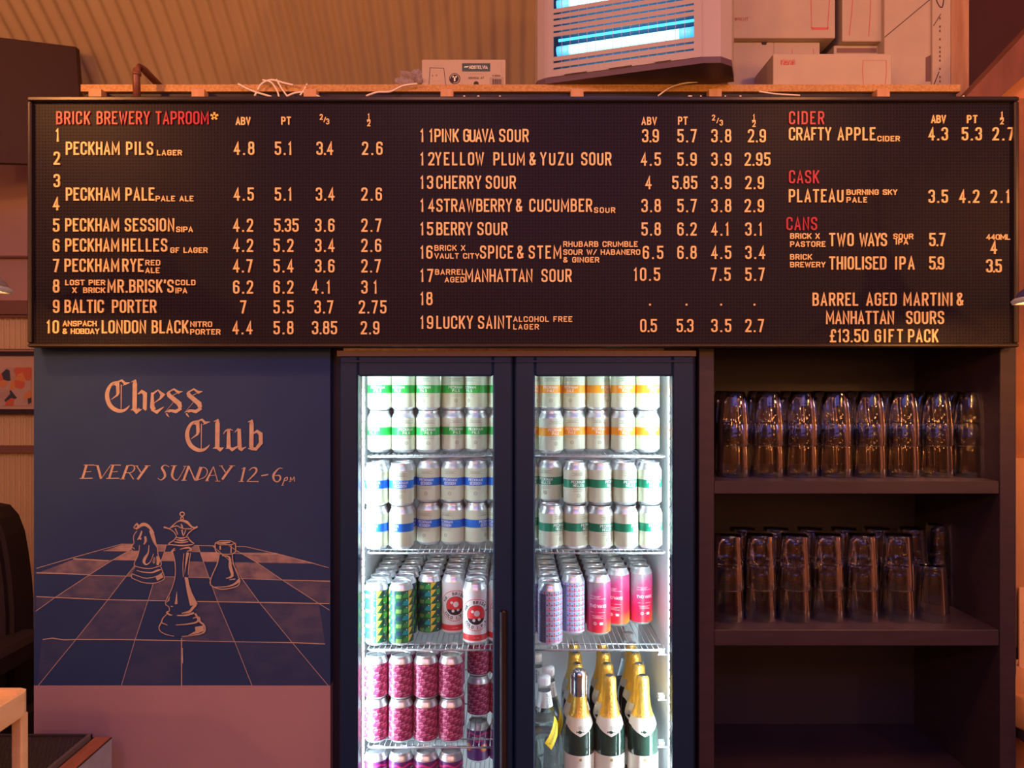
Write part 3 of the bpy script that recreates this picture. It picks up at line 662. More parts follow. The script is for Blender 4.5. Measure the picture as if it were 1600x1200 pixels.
# glass doors
PANE = bpy.data.materials.new('clear_door_glass'); PANE.use_nodes = True; nt = PANE.node_tree; nt.nodes.clear()
ou = nt.nodes.new('ShaderNodeOutputMaterial'); mxs = nt.nodes.new('ShaderNodeMixShader'); tr = nt.nodes.new('ShaderNodeBsdfTransparent'); gl = nt.nodes.new('ShaderNodeBsdfGlossy')
tr.inputs[0].default_value = (.96,.98,.98,1); gl.inputs['Roughness'].default_value = .02
fn = nt.nodes.new('ShaderNodeFresnel'); fn.inputs[0].default_value = 1.5
nt.links.new(fn.outputs[0], mxs.inputs[0]); nt.links.new(tr.outputs[0], mxs.inputs[1]); nt.links.new(gl.outputs[0], mxs.inputs[2]); nt.links.new(mxs.outputs[0], ou.inputs[0])
gz1, gz0 = Z(588), .34
for gx0, gx1, dx0, dx1 in ((X(559), X(770), X(530), X(800.5)), (X(836), X(1051), X(804.5), X(1085))):
    d = MB(); dz0, dz1 = .10, Z(556)
    for a0, a1, c0, c1 in ((dx0, gx0, dz0, dz1), (gx1, dx1, dz0, dz1), (gx0, gx1, gz1, dz1), (gx0, gx1, dz0, gz0)):
        d.bbox(a0, a1, YF, YF+.042, c0, c1, FRM, .004)
    d.box(dx0+.006, dx1-.006, YF-.004, YF, Z(566), Z(563), FRM)
    do = part(d, 'glass_door', fg)
    g = MB(); g.add([(gx0,YF+.014,gz0),(gx1,YF+.014,gz0),(gx1,YF+.014,gz1),(gx0,YF+.014,gz1)], [(0,1,2,3)], PANE); g.build('pane', do)
    if dx0 > 0: continue
    g = MB(); hx = X(781)
    g.bbox(hx, hx+.020, YF-.012, YF, Z(1230), Z(952), mat('dark_chrome_grip', (.10,.09,.10), .22, .9), .005); g.build('door_grip', do)
# light strips behind the door frames, tiny diodes on a white batten
GLOW = mat('white_diode_strip', (1,1,1), .5, emit=(.82,.93,1.0), es=9)
CLIP = mat('clear_strip_cover', (.85,.88,.9), .2)
for sx, dirn in ((ix0+.010, 1), (ix1-.010, -1)):
    s = MB(); s.box(sx-.010, sx+.008, D0+.012, D0+.034, .33, fz1-.06, CLIP)
    so = part(s, 'light_strip', fg)
    g = MB()
    for i in range(62):
        z = .35 + i*.0225; g.box(sx-.008, sx+.006, D0+.034, D0+.037, z, z+.014, GLOW); g.box(sx+dirn*.0085-.0015, sx+dirn*.0085+.0015, D0+.014, D0+.032, z, z+.014, GLOW)
    g2 = g.build('diodes', so); g2['kind'] = 'stuff'
LEDC = (.72,.90,1.0)
lamp('fridge_strip_light', 'AREA', (ix0+.022, D0+.024, 1.07), 6, LEDC, size=(.012, 1.45), rot=(PI/2, 0, math.radians(-38)))
lamp('fridge_strip_light', 'AREA', (ix1-.022, D0+.024, 1.07), 6, LEDC, size=(.012, 1.45), rot=(PI/2, 0, math.radians(38)))
lamp('fridge_ceiling_light', 'AREA', (.011, 2.20, fz1-.055), .8, LEDC, size=(.7, .05), rot=(0, 0, 0))
# wire shelves
SH = [-.193, -.448, -.705, -.963]; YR = 2.035
xm0, xm1 = X(770)+.052, X(836)-.052
def wire_shelf(xa, xb, z, yr=YR, yb=2.59, name='wire_shelf'):
    s = MB(); r = .0026
    s.tube([(xa,yb,z),(xa,yr+.008,z),(xa+.008,yr,z),(xb-.008,yr,z),(xb,yr+.008,z),(xb,yb,z)], r, CHR, 6); s.tube([(xa,yb,z),(xb,yb,z)], r, CHR, 6)
    so = part(s, name, fg); w_ = MB(); n = int((xb-xa)/.0145)
    for i in range(1, n):
        x = xa+(xb-xa)*i/n; w_.tube([(x,yr,z+.002),(x,yb,z+.002)], .0011, CHR, 4)
    for y in (yr+.05, yr+.28): w_.tube([(xa,y,z-.001),(xb,y,z-.001)], .0022, CHR, 5)
    o = w_.build('wire_grid', so); o['kind'] = 'stuff'
SL, SR = (ix0+.028, .001), (.016, ix1-.028)
for z in SH[:3]: wire_shelf(*SL, ZC+z); wire_shelf(*SR, ZC+z)
wire_shelf(SL[0], SL[1], ZC+SH[3]); wire_shelf(*SL, ZC-1.222); wire_shelf(*SR, ZC-1.10)
for z in (-1.0, -.87, -.745):     # brackets on the side upright
    b = MB(); b.box(ix1-.03, ix1-.006, 2.12, 2.16, ZC+z-.004, ZC+z, CHR); b.box(ix1-.026, ix1-.010, 2.13, 2.15, ZC+z, ZC+z+.006, LIN); part(b, 'shelf_bracket', fg)

# ---------------------------------------------------------------- cans
ALU = mat('brushed_aluminium', (.80,.84,.86), .32, .72)
LID = mat('aluminium_lid', (.68,.76,.78), .35, .55)
RC = .0330
def can_base(h, master):
    b = MB(); t = h - .1152
    b.lathe([(0,.004),(.020,.004),(.0235,0),(.026,.001),(.0315,.008),(RC,.012),(RC,.093+t),(.0318,.099+t),(.0285,.106+t),(.0262,.110+t),(.0272,.1135+t),(.0268,.1152+t),(.0255,.1146+t),(.0250,.110+t)], ALU, 28)
    b.build('body', master)
    l = MB(); l.lathe([(.0251,.1085+t),(.0225,.1080+t),(.0215,.1094+t),(0,.1094+t)], LID, 20)
    l.prism([(-.005,-.002),(.005,-.002),(.006,.008),(.003,.012),(-.003,.012),(-.006,.008)], lambda u,v,d: Vector((u,-v,.1096+t+d)), 0, .0012, ALU)
    l.lathe([(.0085,.1096+t),(.0092,.1102+t),(.0098,.1096+t)], ALU, 12, (0,-.012,0)); l.build('lid', master)
CPAP = mat('cream_can_label', (.64,.70,.54), .42)
DKP = mat('dark_green_print', (.04,.07,.07), .5)
WHP = mat('white_print', (.92,.93,.92), .45)
def masters_off(root):
    remember(root)
def band_can(name, cat_label, col, l1, l2):
    m = thing(name, cat_label, 'can'); can_base(.1152, m)
    B = mat('label_band_'+l2.lower(), col, .4)
    b = MB(); b.lathe([(.03335,.009),(.03335,.048),(.03335,.070,B),(.03335,.0955)], CPAP, 32)
    lo = b.build('label', m)
    t = MB(); t.slice = .0042; c = cyl(.0335)
    w1 = {'PECKHAM': .0205}[l1]
    text(t, l1, -w1, w1, .0602, .0078, c, WHP, .62, .15, .0003)
    w2 = .0022*len(l2)+.0015; text(t, l2, -w2, w2, .0508, .0076, c, WHP, .62, .15, .0003)
    text(t, '---- ----', -.009, .009, .0488, .0012, c, WHP, .6, .2, .0003)
    for v, a in ((.0875,.0175),(.0810,.0195),(.0445,.0180),(.0395,.0150)):
        t.ribs([[(-a,v),(-a/2,v),(-a/2,v+.0006),(-a,v+.0006)],[(-a/2,v),(0,v),(0,v+.0006),(-a/2,v+.0006)],[(0,v),(a/2,v),(a/2,v+.0006),(0,v+.0006)],[(a/2,v),(a,v),(a,v+.0006),(a/2,v+.0006)]], c, DKP, .0002)
    text(t, 'BRICK BREWERY', -.0115, .0115, .0832, .0018, c, DKP, .6, .22, .0003)
    text(t, '----- -- ------', -.0115, .0115, .0417, .0012, c, DKP, .6, .22, .0003)
    hx = [(.0048*math.sin(i*PI/3), .027+.0048*math.cos(i*PI/3)) for i in range(6)]
    t.ribs(ribbon(hx, .0006, True), c, DKP, .0003)
    for u in (-.0017, .0017): t.ribs([[(u-.0003,.0245),(u+.0003,.0245),(u+.0003,.0295),(u-.0003,.0295)]], c, DKP, .0003)
    t.build('print', lo); masters_off(m); return m
K = {}
K['pils'] = band_can('drink_can', 'x', (.02,.42,.07), 'PECKHAM', 'PILS')
K['session'] = band_can('drink_can', 'x', (.015,.17,.72), 'PECKHAM', 'SESSION')
K['pale'] = band_can('drink_can', 'x', (.90,.36,.03), 'PECKHAM', 'PALE')
K['helles'] = band_can('drink_can', 'x', (.01,.27,.15), 'PECKHAM', 'HELLES')
def plain_label(h, mt, z0=.009, z1=None, m=None, rows=1):
    b = MB(); z1 = z1 or h-.0197
    b.lathe([(.03335, z0+(z1-z0)*i/rows) for i in range(rows+1)], mt, 32); return b.build('label', m)
def disc(t, u0, v0, r, mt, mp, d, n=12, ry_=1.):
    if r > .005:      # slices, so that the round hugs the curved label
        m_ = n//2
        for i in range(m_):
            a, b_ = math.pi*i/m_, math.pi*(i+1)/m_; xa, ya, xb, yb = u0-r*math.cos(a), r*math.sin(a), u0-r*math.cos(b_), r*math.sin(b_)
            t.ribs([[(xa,v0-ya),(xb,v0-yb),(xb,v0+yb),(xa,v0+ya)]], mp, mt, d)
        return
    t.ribs([[(u0+r*math.cos(2*PI*i/n), v0+ry_*r*math.sin(2*PI*i/n)) for i in range(n)]], mp, mt, d)
# pink cans tiled with little shapes
m = thing('drink_can', 'x', 'can'); can_base(.1152, m)
lo = plain_label(.1152, mat('plum_can_label', (.30,.025,.10), .35), m=m)
PK = [mat('pink_print', (.80,.22,.36), .4), mat('rose_print', (.62,.10,.24), .4), mat('blush_print', (.90,.45,.55), .4)]
t = MB(); t.slice = .0042; c = cyl(.0335); q = 2*PI*.0335/34
for i in range(34):
    for j in range(14):
        u, v = i*q, .0115+j*.0060; k_ = (i*5+j*3) % 7
        mp = lambda a, b_, d: c(a, b_, d)
        if k_ in (0,): disc(t, u+q/2, v+.003, .0024, PK[0], c, .0002, 6)
        elif k_ in (1, 4): t.ribs([[(u,v),(u+q*.9,v),(u+q*.9,v+.0052)]], c, PK[1 if k_ == 1 else 0], .0002)
        elif k_ == 2: t.ribs([[(u,v),(u+q*.9,v),(u+q*.9,v+.0052),(u,v+.0052)]], c, PK[0], .0002)
        elif k_ == 5: t.ribs([[(u,v+.0052),(u+q*.45,v+.0026),(u,v)]], c, PK[2], .0002)
        elif k_ == 6: t.ribs([[(u,v),(u+q*.9,v+.0052),(u,v+.0052)]], c, PK[1], .0002)
t.build('print', lo); masters_off(m); K['pink'] = m
# purple swirl cans
m = thing('drink_can', 'x', 'can'); can_base(.1152, m)
lo = plain_label(.1152, mat('purple_can_label', (.16,.03,.20), .35), m=m); t = MB(); t.slice = .0042
OR = mat('orange_print', (.95,.30,.03), .4); MG = mat('magenta_print', (.75,.04,.22), .4); YE = mat('amber_print', (.98,.62,.08), .4)
for a in (-.055, 0, .05):
    disc(t, a, .045, .013, MG, c, .0001, 14); disc(t, a, .045, .0105, OR, c, .0002, 14); disc(t, a, .045, .007, YE, c, .0003, 12); disc(t, a, .045, .003, MG, c, .0004, 8)
for v in (.068, .084): t.ribs(ribbon([(x*.006, v+.003*math.sin(x*.9)) for x in range(-17, 18)], .005), c, MG, .0001)
text(t, "SPICE'N STEM", .014, .047, .072, .0055, c, WHP, .6, .17, .0005)
t.build('print', lo); masters_off(m); K['purple'] = m
HT = .168
# tall green geometric can
m = thing('tall_drink_can', 'x', 'can'); can_base(HT, m)
G1 = mat('leaf_green_print', (.06,.42,.10), .35); G2 = mat('navy_print', (.03,.07,.15), .35); G3 = mat('teal_print', (.02,.42,.50), .35); G4 = mat('yellow_print', (.85,.70,.08), .35); G5 = mat('moss_print', (.22,.38,.10), .35)
lo = plain_label(HT, mat('deep_green_can_label', (.02,.15,.08), .35), z1=.148, m=m); t = MB(); t.slice = .0042; q = 2*PI*.0335/12
for i in range(12):
    for j in range(7):
        u, v = i*q, .010+j*.0197
        if i % 4 == 0: t.ribs([[(u,v),(u+q*.95,v+.019),(u,v+.019)]], c, G4, .0002)
        elif i % 4 == 1: t.ribs([[(u,v+.006),(u+q/2,v+.004),(u+q,v+.007),(u+q*.9,v+.018),(u,v+.019)]], c, G1 if j % 2 else G2, .0002); disc(t, u+q*.25, v+.006, .0017, WHP, c, .0004, 8)
        elif i % 4 == 2: t.ribs([[(u,v),(u+q*.8,v),(u+q*.95,v+.010),(u,v+.011)]], c, G2 if j % 2 else G5, .0002)
        else: t.ribs([[(u,v+.002),(u+q,v),(u+q,v+.013),(u+q*.3,v+.013)]], c, G3 if j % 2 else G1, .0002); disc(t, u+q*.7, v+.015, .0017, WHP, c, .0004, 8)
t.build('print', lo); masters_off(m); K['green_tall'] = m
# tall white can with a red roundel
m = thing('tall_drink_can', 'x', 'can'); can_base(HT, m)
lo = plain_label(HT, mat('white_can_label', (.82,.80,.80), .35), z1=.148, m=m); t = MB(); t.slice = .0042; RD = mat('warm_red_print', (.78,.05,.06), .35)
for a0 in (0., .1037):
    cc = cyl(.0335, a0/.0335 if a0 else 0); v0 = .083
    disc(t, 0, v0, .0430, RD, cc, .0001, 48); disc(t, 0, v0, .0414, mat('white_can_label', (.82,.80,.80)), cc, .0002, 48); disc(t, 0, v0, .0262, INK, cc, .0003, 32); disc(t, 0, v0, .0252, RD, cc, .0004, 32)
    [t.ribs([[(x_,v0-.010),(x_+.004,v0-.010),(x_+.004,v0-math.sqrt(.0252**2-min(abs(x_+.004),.0230)**2)),(x_,v0-math.sqrt(.0252**2-min(abs(x_),.0230)**2))]], cc, INK, .0005) for x_ in [-.024+.004*i_ for i_ in range(12)]]
    for dx_, dy_, r_ in ((.002,.004,.0080),(-.010,.009,.004),(.008,-.012,.004),(-.006,-.014,.004)): disc(t, dx_, v0+dy_, r_, mat('white_can_label', (.82,.80,.80)), cc, .0007, 12)
    for s, a1, a2, top in (("MR. BRISK'S", 155, 15, 1), ('COLD I.P.A', 218, 322, 0)):
        n = len(s)
        for i, ch in enumerate(s):
            a = math.radians(a1+(a2-a1)*i/(n-1)); hh = .0086; gq, gw = glyph(ch, .7*hh, hh, .2*hh)
            ca, sa = math.cos(a), math.sin(a)
            for qd in gq:
                pts = []
                for gu, gv in qd:
                    gu -= gw/2
                    if top: r_ = .0296+gv; pts.append((r_*ca+gu*sa, v0+r_*sa-gu*ca))
                    else: r_ = .0296+hh-gv; pts.append((r_*ca-gu*sa, v0+r_*sa+gu*ca))
                t.ribs([pts], cc, INK, .0005)
rb = MB()
t.lathe([(.0335,.014),(.0335,.030)], RD, 32); text(t, '-- ---', -.007, .008, .0200, .004, c, WHP, .9, .2, .0003)
t.build('print', lo); masters_off(m); K['white_tall'] = m
# tall lilac can with little fruit
m = thing('tall_drink_can', 'x', 'can'); can_base(HT, m)
LB = mat('pale_blue_print', (.38,.60,.88), .35); FR = mat('coral_print', (.80,.16,.22), .35)
lo = plain_label(HT, mat('lilac_can_label', (.62,.55,.80), .35), z1=.148, m=m); t = MB(); t.slice = .0042; q = 2*PI*.0335/16
for i in range(16):
    for j in range(10):
        u, v = i*q, .012+j*.0136
        if (i+j) % 2: t.ribs([[(u,v),(u+q,v),(u+q,v+.0136),(u,v+.0136)]], c, LB, .0001)
        disc(t, u+q*.62, v+.0045, .0034, FR, c, .0003, 7); disc(t, u+q*.60, v+.0098, .0018, G2, c, .0003, 5); disc(t, u+q*.12, v+.0045, .0018, G2 if j % 2 else FR, c, .0003, 5, 1.6)
t.ribs([[(-.052+.002*i_,.012),(-.050+.002*i_,.012),(-.050+.002*i_,.140),(-.052+.002*i_,.140)] for i_ in range(12)], c, mat('slate_print', (.12,.16,.25), .4), .0004)
for j in range(22): text(t, '--- -- ---- -- --'[: 12+j % 5], -.049, -.031, .018+j*.0053, .0018, c, WHP, .6, .2, .0006)
t.build('print', lo); masters_off(m); K['lilac_tall'] = m
# tall sunset can
SUN = bpy.data.materials.new('sunset_can_label'); SUN.use_nodes = True; nt = SUN.node_tree; bs = nt.nodes['Principled BSDF']; bs.inputs['Roughness'].default_value = .35
tc = nt.nodes.new('ShaderNodeTexCoord'); sp = nt.nodes.new('ShaderNodeSeparateXYZ'); nt.links.new(tc.outputs['Object'], sp.inputs[0])
nn = nt.nodes.new('ShaderNodeTexNoise'); nn.inputs['Scale'].default_value = 22; nt.links.new(tc.outputs['Object'], nn.inputs[0])
ma = nt.nodes.new('ShaderNodeMath'); ma.operation = 'MULTIPLY_ADD'; ma.inputs[1].default_value = 5.5; ma.inputs[2].default_value = .02; nt.links.new(sp.outputs[2], ma.inputs[0])
mb_ = nt.nodes.new('ShaderNodeMath'); mb_.operation = 'MULTIPLY_ADD'; mb_.inputs[1].default_value = -5; nt.links.new(sp.outputs[0], mb_.inputs[0]); nt.links.new(ma.outputs[0], mb_.inputs[2])
mc = nt.nodes.new('ShaderNodeMath'); mc.operation = 'MULTIPLY_ADD'; mc.inputs[1].default_value = .35; nt.links.new(nn.outputs[0], mc.inputs[0]); nt.links.new(mb_.outputs[0], mc.inputs[2])
cr = nt.nodes.new('ShaderNodeValToRGB'); nt.links.new(mc.outputs[0], cr.inputs[0]); nt.links.new(cr.outputs[0], bs.inputs['Base Color'])
e = cr.color_ramp.elements; e[0].position = .02; e[0].color = (.62,.42,.03,1); e[1].position = .98; e[1].color = (.36,.30,.34,1)
for p_, cl in ((.15,(.80,.17,.03)),(.30,(.70,.02,.05)),(.60,(.64,.02,.12)),(.82,(.50,.08,.22))): x_ = e.new(p_); x_.color = (*cl, 1)
m = thing('tall_drink_can', 'x', 'can'); can_base(HT, m)
lo = plain_label(HT, SUN, z1=.148, m=m, rows=4); t = MB()
text(t, 'TWO WAYS', -.022, .026, .079, .0088, c, WHP, .66, .14, .0003)
for v, a, a2 in ((.110,-.020,.010),(.1030,-.022,.024),(.0655,-.019,-.010),(.0655,.004,.022),(.0560,-.016,.018),(.0525,-.013,.012),(.0490,-.013,.018),(.1065,-.010,.006)):
    n = 6; t.ribs([[(a+(a2-a)*i/n,v),(a+(a2-a)*(i+1)/n,v),(a+(a2-a)*(i+1)/n,v+.0007),(a+(a2-a)*i/n,v+.0007)] for i in range(n)], c, WHP, .0003)
text(t, '--- ---', -.006, .002, .0645, .0018, c, WHP, .6, .2, .0003)
hx = [(-.006+.0042*math.sin(i*PI/3), .035+.0042*math.cos(i*PI/3)) for i in range(6)]; t.ribs(ribbon(hx, .001, True), c, WHP, .0003); t.ribs([[(-.0065,.0325),(-.0055,.0325),(-.0055,.0375),(-.0065,.0375)]], c, WHP, .0003)
disc(t, .0025, .035, .0007, WHP, c, .0003, 5); t.ribs([[(.007,.0315),(.0165,.0315),(.0165,.0385),(.007,.0385)]], c, WHP, .0003); text(t, '- -- -', .008, .0157, .034, .0018, c, mat('warm_red_print', (.78,.05,.06)), .6, .2, .0005)
t.build('print', lo); masters_off(m); K['sunset_tall'] = m

COL = [590,628.5,667,705.5,743,781,822,861,899.5,937.5,976,1014.5]
cx = [(p-800)/F*2.10 for p in COL]
used = set()
def put(kind, x, y, z, rz, label, group):
    m = K[kind]
    if kind not in used:
        used.add(kind); m.location = (x, y, z); m.rotation_euler = (0,0,rz); m['label'] = label; m['group'] = group
    else: clone(m, (x, y, z), rz, label, group)
LAY = .1155
def place(kinds, shelf, x_list, ys, rows, lab, grp, rots, first=1):
    zz = ZC + SH[shelf] + .0045
    for r in range(rows):
        for i, x in enumerate(x_list):
            y = ys[r][i] if isinstance(ys[0], (list, tuple)) else ys[i]
            a = rots[r][i] if rots else random.uniform(-.5, .5)
            lv = 'upper of its stack' if r else 'lower of its stack'
            put(kinds, x, y, zz + r*LAY, a, f'{lab}, {lv}, {ORD[i]} along', grp)
        for i, x in enumerate(x_list):      # the rank behind, glimpsed in the gaps
            y = (ys[r][i] if isinstance(ys[0], (list, tuple)) else ys[i]) + .068
            put(kinds, x, y, zz + r*LAY, random.uniform(-1, 1), f'{lab}, {"upper" if r else "lower"}, hidden behind the {ORD[i]} one', grp)
fy = 2.13
place('pils', 0, cx[:6], [[2.13]*3+[2.155]*3, [2.13]*3+[2.155]*3], 2, 'green banded can on the top shelf', 'green banded cans', [[-.45,.35,.12,.40,-.02,.1],[0,-.42,-.30,.32,-.62,.9]])
place('session', 1, cx[:6], [[2.082,2.082,2.145,2.145,2.145,2.145]]*2, 2, 'blue banded can on the second shelf', 'blue banded cans', [[-.35,-.70,-.28,-.55,.9,-.6],[-.15,.08,-.12,-.18,-.02,1.2]])
place('pale', 0, [cx[6]+.006]+cx[7:], [[2.155,2.105,2.155,2.155,2.13,2.13], [2.155,2.155,2.155,2.155,2.13,2.13]], 2, 'orange banded can on the top shelf', 'orange banded cans', [[.4,.35,-.25,.04,.10,.25],[.9,.02,-.4,.8,.10,.42]])
place('helles', 1, [cx[6]+.004]+cx[7:], [[2.17,2.09,2.09,2.082,2.082,2.09], [2.17,2.16,2.10,2.10,2.10,2.10]], 2, 'teal banded can on the second shelf', 'dark green banded cans', [[.4,.75,.95,.45,.95,.35],[.4,-.45,.15,.95,.40,.25]])
# third shelf: tall cans ranked to the back
z3 = ZC + SH[2] + .0045
front = [2.080, 2.080, 2.170, 2.170, 2.085, 2.10]
kd = ['green_tall','green_tall','green_tall','white_tall','white_tall','white_tall']
nmv = {'green_tall':'tall green and navy geometric can','white_tall':'tall white can with a red roundel','lilac_tall':'tall lilac can dotted with small red fruit','sunset_tall':'tall can fading grey to magenta and orange'}
rt = [0.2, 0.75, 0.2, .22, .12, .35]
for i in range(6):
    for r in range(6 if i in (0,1,4) else 5):
        if i == 5 and r > 4: continue
        y = front[i] + r*.0675; x = cx[i] + (.0 if r == 0 else random.uniform(-.001,.001))
        if y > 2.575: continue
        put(kd[i], x, y, z3, rt[i] if r == 0 else random.uniform(-1,1), f'{nmv[kd[i]]}, left door, {ORD[i]} column, {ORD[r]} rank', 'tall cans on the third shelf')
front = [2.15, 2.075, 2.165, 2.165, 2.245, 2.26, 2.29]
xr = [cx[6]+.004, cx[7]-.004, cx[8]-.002, cx[9]+.004, cx[10]+.002, cx[11]+.004, cx[11]+.0685]
kd = ['lilac_tall','lilac_tall','lilac_tall','sunset_tall','sunset_tall','sunset_tall','sunset_tall']; rt = [.3,.45,.2,-.25,-.55,.12,.3]
for i in range(6):
    for r in range(7):
        y = front[i] + r*.0675
        if y > 2.575: continue
        put(kd[i], xr[i], y, z3, rt[i] if r == 0 else random.uniform(-1,1), f'{nmv[kd[i]]}, right door, {ORD[i]} column, {ORD[r]} rank', 'tall cans on the third shelf')
# fourth shelf, left: pink cans; purple ones below
z4 = ZC + SH[3] + .0045
for r in range(2):
    for i in range(6):
        y0 = 2.075 if i < 4 else 2.235
        for k_ in range(2 if i < 4 else 1):
            put('pink', cx[i]+(.003 if i > 3 else 0), y0+k_*.068, z4+r*LAY, random.uniform(-.8,.8), f'pink patterned can, {"upper" if r else "lower"} of its stack, {ORD[i]} column, {"front" if k_ == 0 else "second"} rank', 'pink patterned cans')
z5 = ZC - 1.222 + .0045
for r in range(2):
    for i in range(6):
        y0 = 2.075 if i < 4 else (2.16 if r == 0 else 2.26)
        if r == 0 and i >= 4: y0 = 2.075
        put('purple', cx[i], y0, z5+r*LAY, [.15,.55,.75,.75,-.9,-.2][i] if r else 0, f'purple can with orange rings, {"upper" if r else "lower"} of its stack, {ORD[i]} column', 'purple ringed cans')
for i in (4, 5): put('purple', cx[i]+.002, 2.245, z5+LAY if 0 else z5+.1155, .35, f'purple can with orange rings standing behind, seen through the wire, {ORD[i]} column', 'purple ringed cans') if 0 else None

# ---------------------------------------------------------------- bottles
z6 = ZC - 1.10 + .0035
GG = mat('deep_green_bottle_glass', (.02,.05,.035), .04, coat=.6, spec=.8)
FOIL = mat('gold_foil', (.95,.62,.12), .28, .75, bump=(170, .9, .003)); PAPER = mat('ivory_paper', (.80,.77,.68), .6)
STEEL = mat('polished_steel', (.8,.8,.82), .12, 1.)
def fizz(stopper):
    m = thing('sparkling_wine_bottle', 'x', 'bottle'); b = MB()
    b.lathe([(0,.006),(.030,.0),(.040,.003),(.0415,.012),(.0415,.150),(.0395,.175),(.032,.200),(.0235,.225),(.0190,.250),(.0170,.272),(.0165,.300)], GG, 28); b.build('glass', m)
    f = MB(); f.lathe([(.0300,.208),(.0262,.218),(.0225,.232),(.0203,.250),(.0188,.268),(.0190,.273),(.0186,.283),(.0180,.300),(.0165,.309),(.0120,.3135),(.0095,.3140),(0,.3125)], FOIL, 20); fo = f.build('foil', m)
    f = MB(); f.lathe([(.0105,.3142),(.0112,.3147),(.0095,.3150),(0,.3147)], STEEL, 14); f.build('crown_plate', fo)
    l = MB(); n = 32; vs = []; fs = []
    for k_ in range(n+1):
        a = -PI + 2*PI*k_/n; dip = max(0, 1-abs(a)/1.15)
        for zz, of in ((.209 - .004*0, 0), (.186 - .022*dip, 0)):
            zc_ = zz if zz > .2 else zz
            rr = [.0415,.0395,.032,.0235]; hz = [.150,.175,.200,.225]
            r_ = .0417 if zc_ <= .150 else None
            for q_ in range(3):
                if hz[q_] <= zc_ <= hz[q_+1]: r_ = rr[q_]+(rr[q_+1]-rr[q_])*(zc_-hz[q_])/(hz[q_+1]-hz[q_])+.0009
            vs.append((r_*math.sin(a), -r_*math.cos(a), zc_))
    mid = []
    for k_ in range(n+1):      # a row half way so the paper hugs the shoulder
        a = -PI + 2*PI*k_/n; dip = max(0, 1-abs(a)/1.15); zc_ = .1975-.006*dip
        r_ = .0395+(.032-.0395)*(zc_-.175)/.025+.0012; mid.append((r_*math.sin(a), -r_*math.cos(a), zc_))
    k0 = len(vs); vs += mid
    for k_ in range(n): fs += [(k_*2, k_*2+2, k0+k_+1, k0+k_), (k0+k_, k0+k_+1, k_*2+3, k_*2+1)]
    l.add(vs, fs, PAPER, True); co = l.build('collar_label', m)
    t = MB(); cc = lambda u, v, d: Vector(((.0412-(v-.165)*.26+d)*math.sin(u/.038), -(.0412-(v-.165)*.26+d)*math.cos(u/.038), v))
    t.ribs(ribbon([(.004*math.cos(i*PI/6), .187+.004*math.sin(i*PI/6)) for i in range(12)], .0006, True), cc, INK, .003); disc(t, 0, .187, .0012, INK, cc, .003, 6)
    text(t, '--', -.004, .004, .176, .0022, cc, INK, .7, .2, .003); t.build('print', co)
    l = MB(); l.lathe([(.0419,.035),(.0419,.113)], PAPER, 28); lo = l.build('body_label', m)
    t = MB(); c3 = cyl(.042); disc(t, 0, .103, .004, mat('gold_print', (.5,.36,.12), .4, .5), c3, .0003, 12); t.build('print', lo)
    if stopper:
        s = MB(); s.lathe([(.0200,.262),(.0205,.268),(.0200,.300),(.0205,.316),(.0185,.326),(.0120,.331),(0,.332)], STEEL, 20); so = s.build('stopper', m)
        s = MB()
        for a in (-1, 1): s.bbox(a*.0215-.002, a*.0215+.002, -.006, .006, .264, .318, STEEL, .001)
        s.build('stopper_wings', so)
    masters_off(m); return m
K['fizz'] = fizz(False); K['fizz_stop'] = fizz(True)
sy = 2.095
bx = [(p-800)/F*sy for p in (905,952.5,1004)]
put('fizz_stop', bx[0], sy, z6-.012, 0, 'sparkling wine bottle closed with a steel stopper in the front rank', 'sparkling wine bottles')
put('fizz', bx[1], sy, z6-.012, 0, 'gold foiled sparkling wine bottle in the middle of the front rank', 'sparkling wine bottles')
put('fizz', bx[2], sy, z6-.012, 0, 'gold foiled sparkling wine bottle at the outer end of the front rank', 'sparkling wine bottles')
for r, lab in ((1,'second'),(2,'third'),(3,'fourth')):
    for i, x in enumerate(bx):
        put('fizz', x + r*.004 - (.003 if i == 0 else 0)*min(r,1), sy+r*.089, z6-.012, [-.5,-.9,-.9][i] if r == 1 else random.uniform(-.8,.8), f'gold foiled sparkling wine bottle in the {lab} rank, {ORD[i]} column', 'sparkling wine bottles')
CLR = mat('clear_bottle_glass', (.90,.95,.94), .03, trans=1., ior=1.12); CAPM = mat('white_screw_cap', (.85,.87,.88), .4); WTR = mat('still_water_fill', (.80,.88,.86), .05, trans=.9, ior=1.15)
m = thing('mixer_bottle', 'x', 'bottle'); b = MB()
b.lathe([(0,.006),(.032,0),(.0395,.004),(.0405,.012),(.0405,.135),(.0385,.160),(.0310,.190),(.0225,.225),(.0170,.255),(.0150,.280),(.0150,.292)], CLR, 28); b.build('glass', m)
b = MB(); b.lathe([(0,.008),(.0375,.010),(.0375,.150),(0,.150)], WTR, 24); b.build('drink', m)
b = MB(); b.lathe([(.0158,.278),(.0166,.279),(.0166,.297),(.0150,.300),(0,.301)], CAPM, 20); cp = b.build('cap', m)
b = MB()
for i in range(20): a = i*PI/10; b.box(.0167*math.sin(a)-.0004, .0167*math.sin(a)+.0004, -.0167*math.cos(a)-.0004, -.0167*math.cos(a)+.0004, .280, .296, CAPM)
b.build('cap_ribs', cp)
b = MB(); NL = mat('frosted_neck_label', (.70,.78,.76), .5); b.lathe([(.0238,.222),(.0205,.238),(.0182,.255),(.0176,.262)], NL, 24); nlo = b.build('neck_label', m)
t = MB(); nk = lambda u, v, d: Vector(((.0240-(v-.222)*.165+d)*math.sin(u/.021), -(.0240-(v-.222)*.165+d)*math.cos(u/.021), v))
rot = lambda u, v, d: nk(v*-1+.002, .224+u, d)
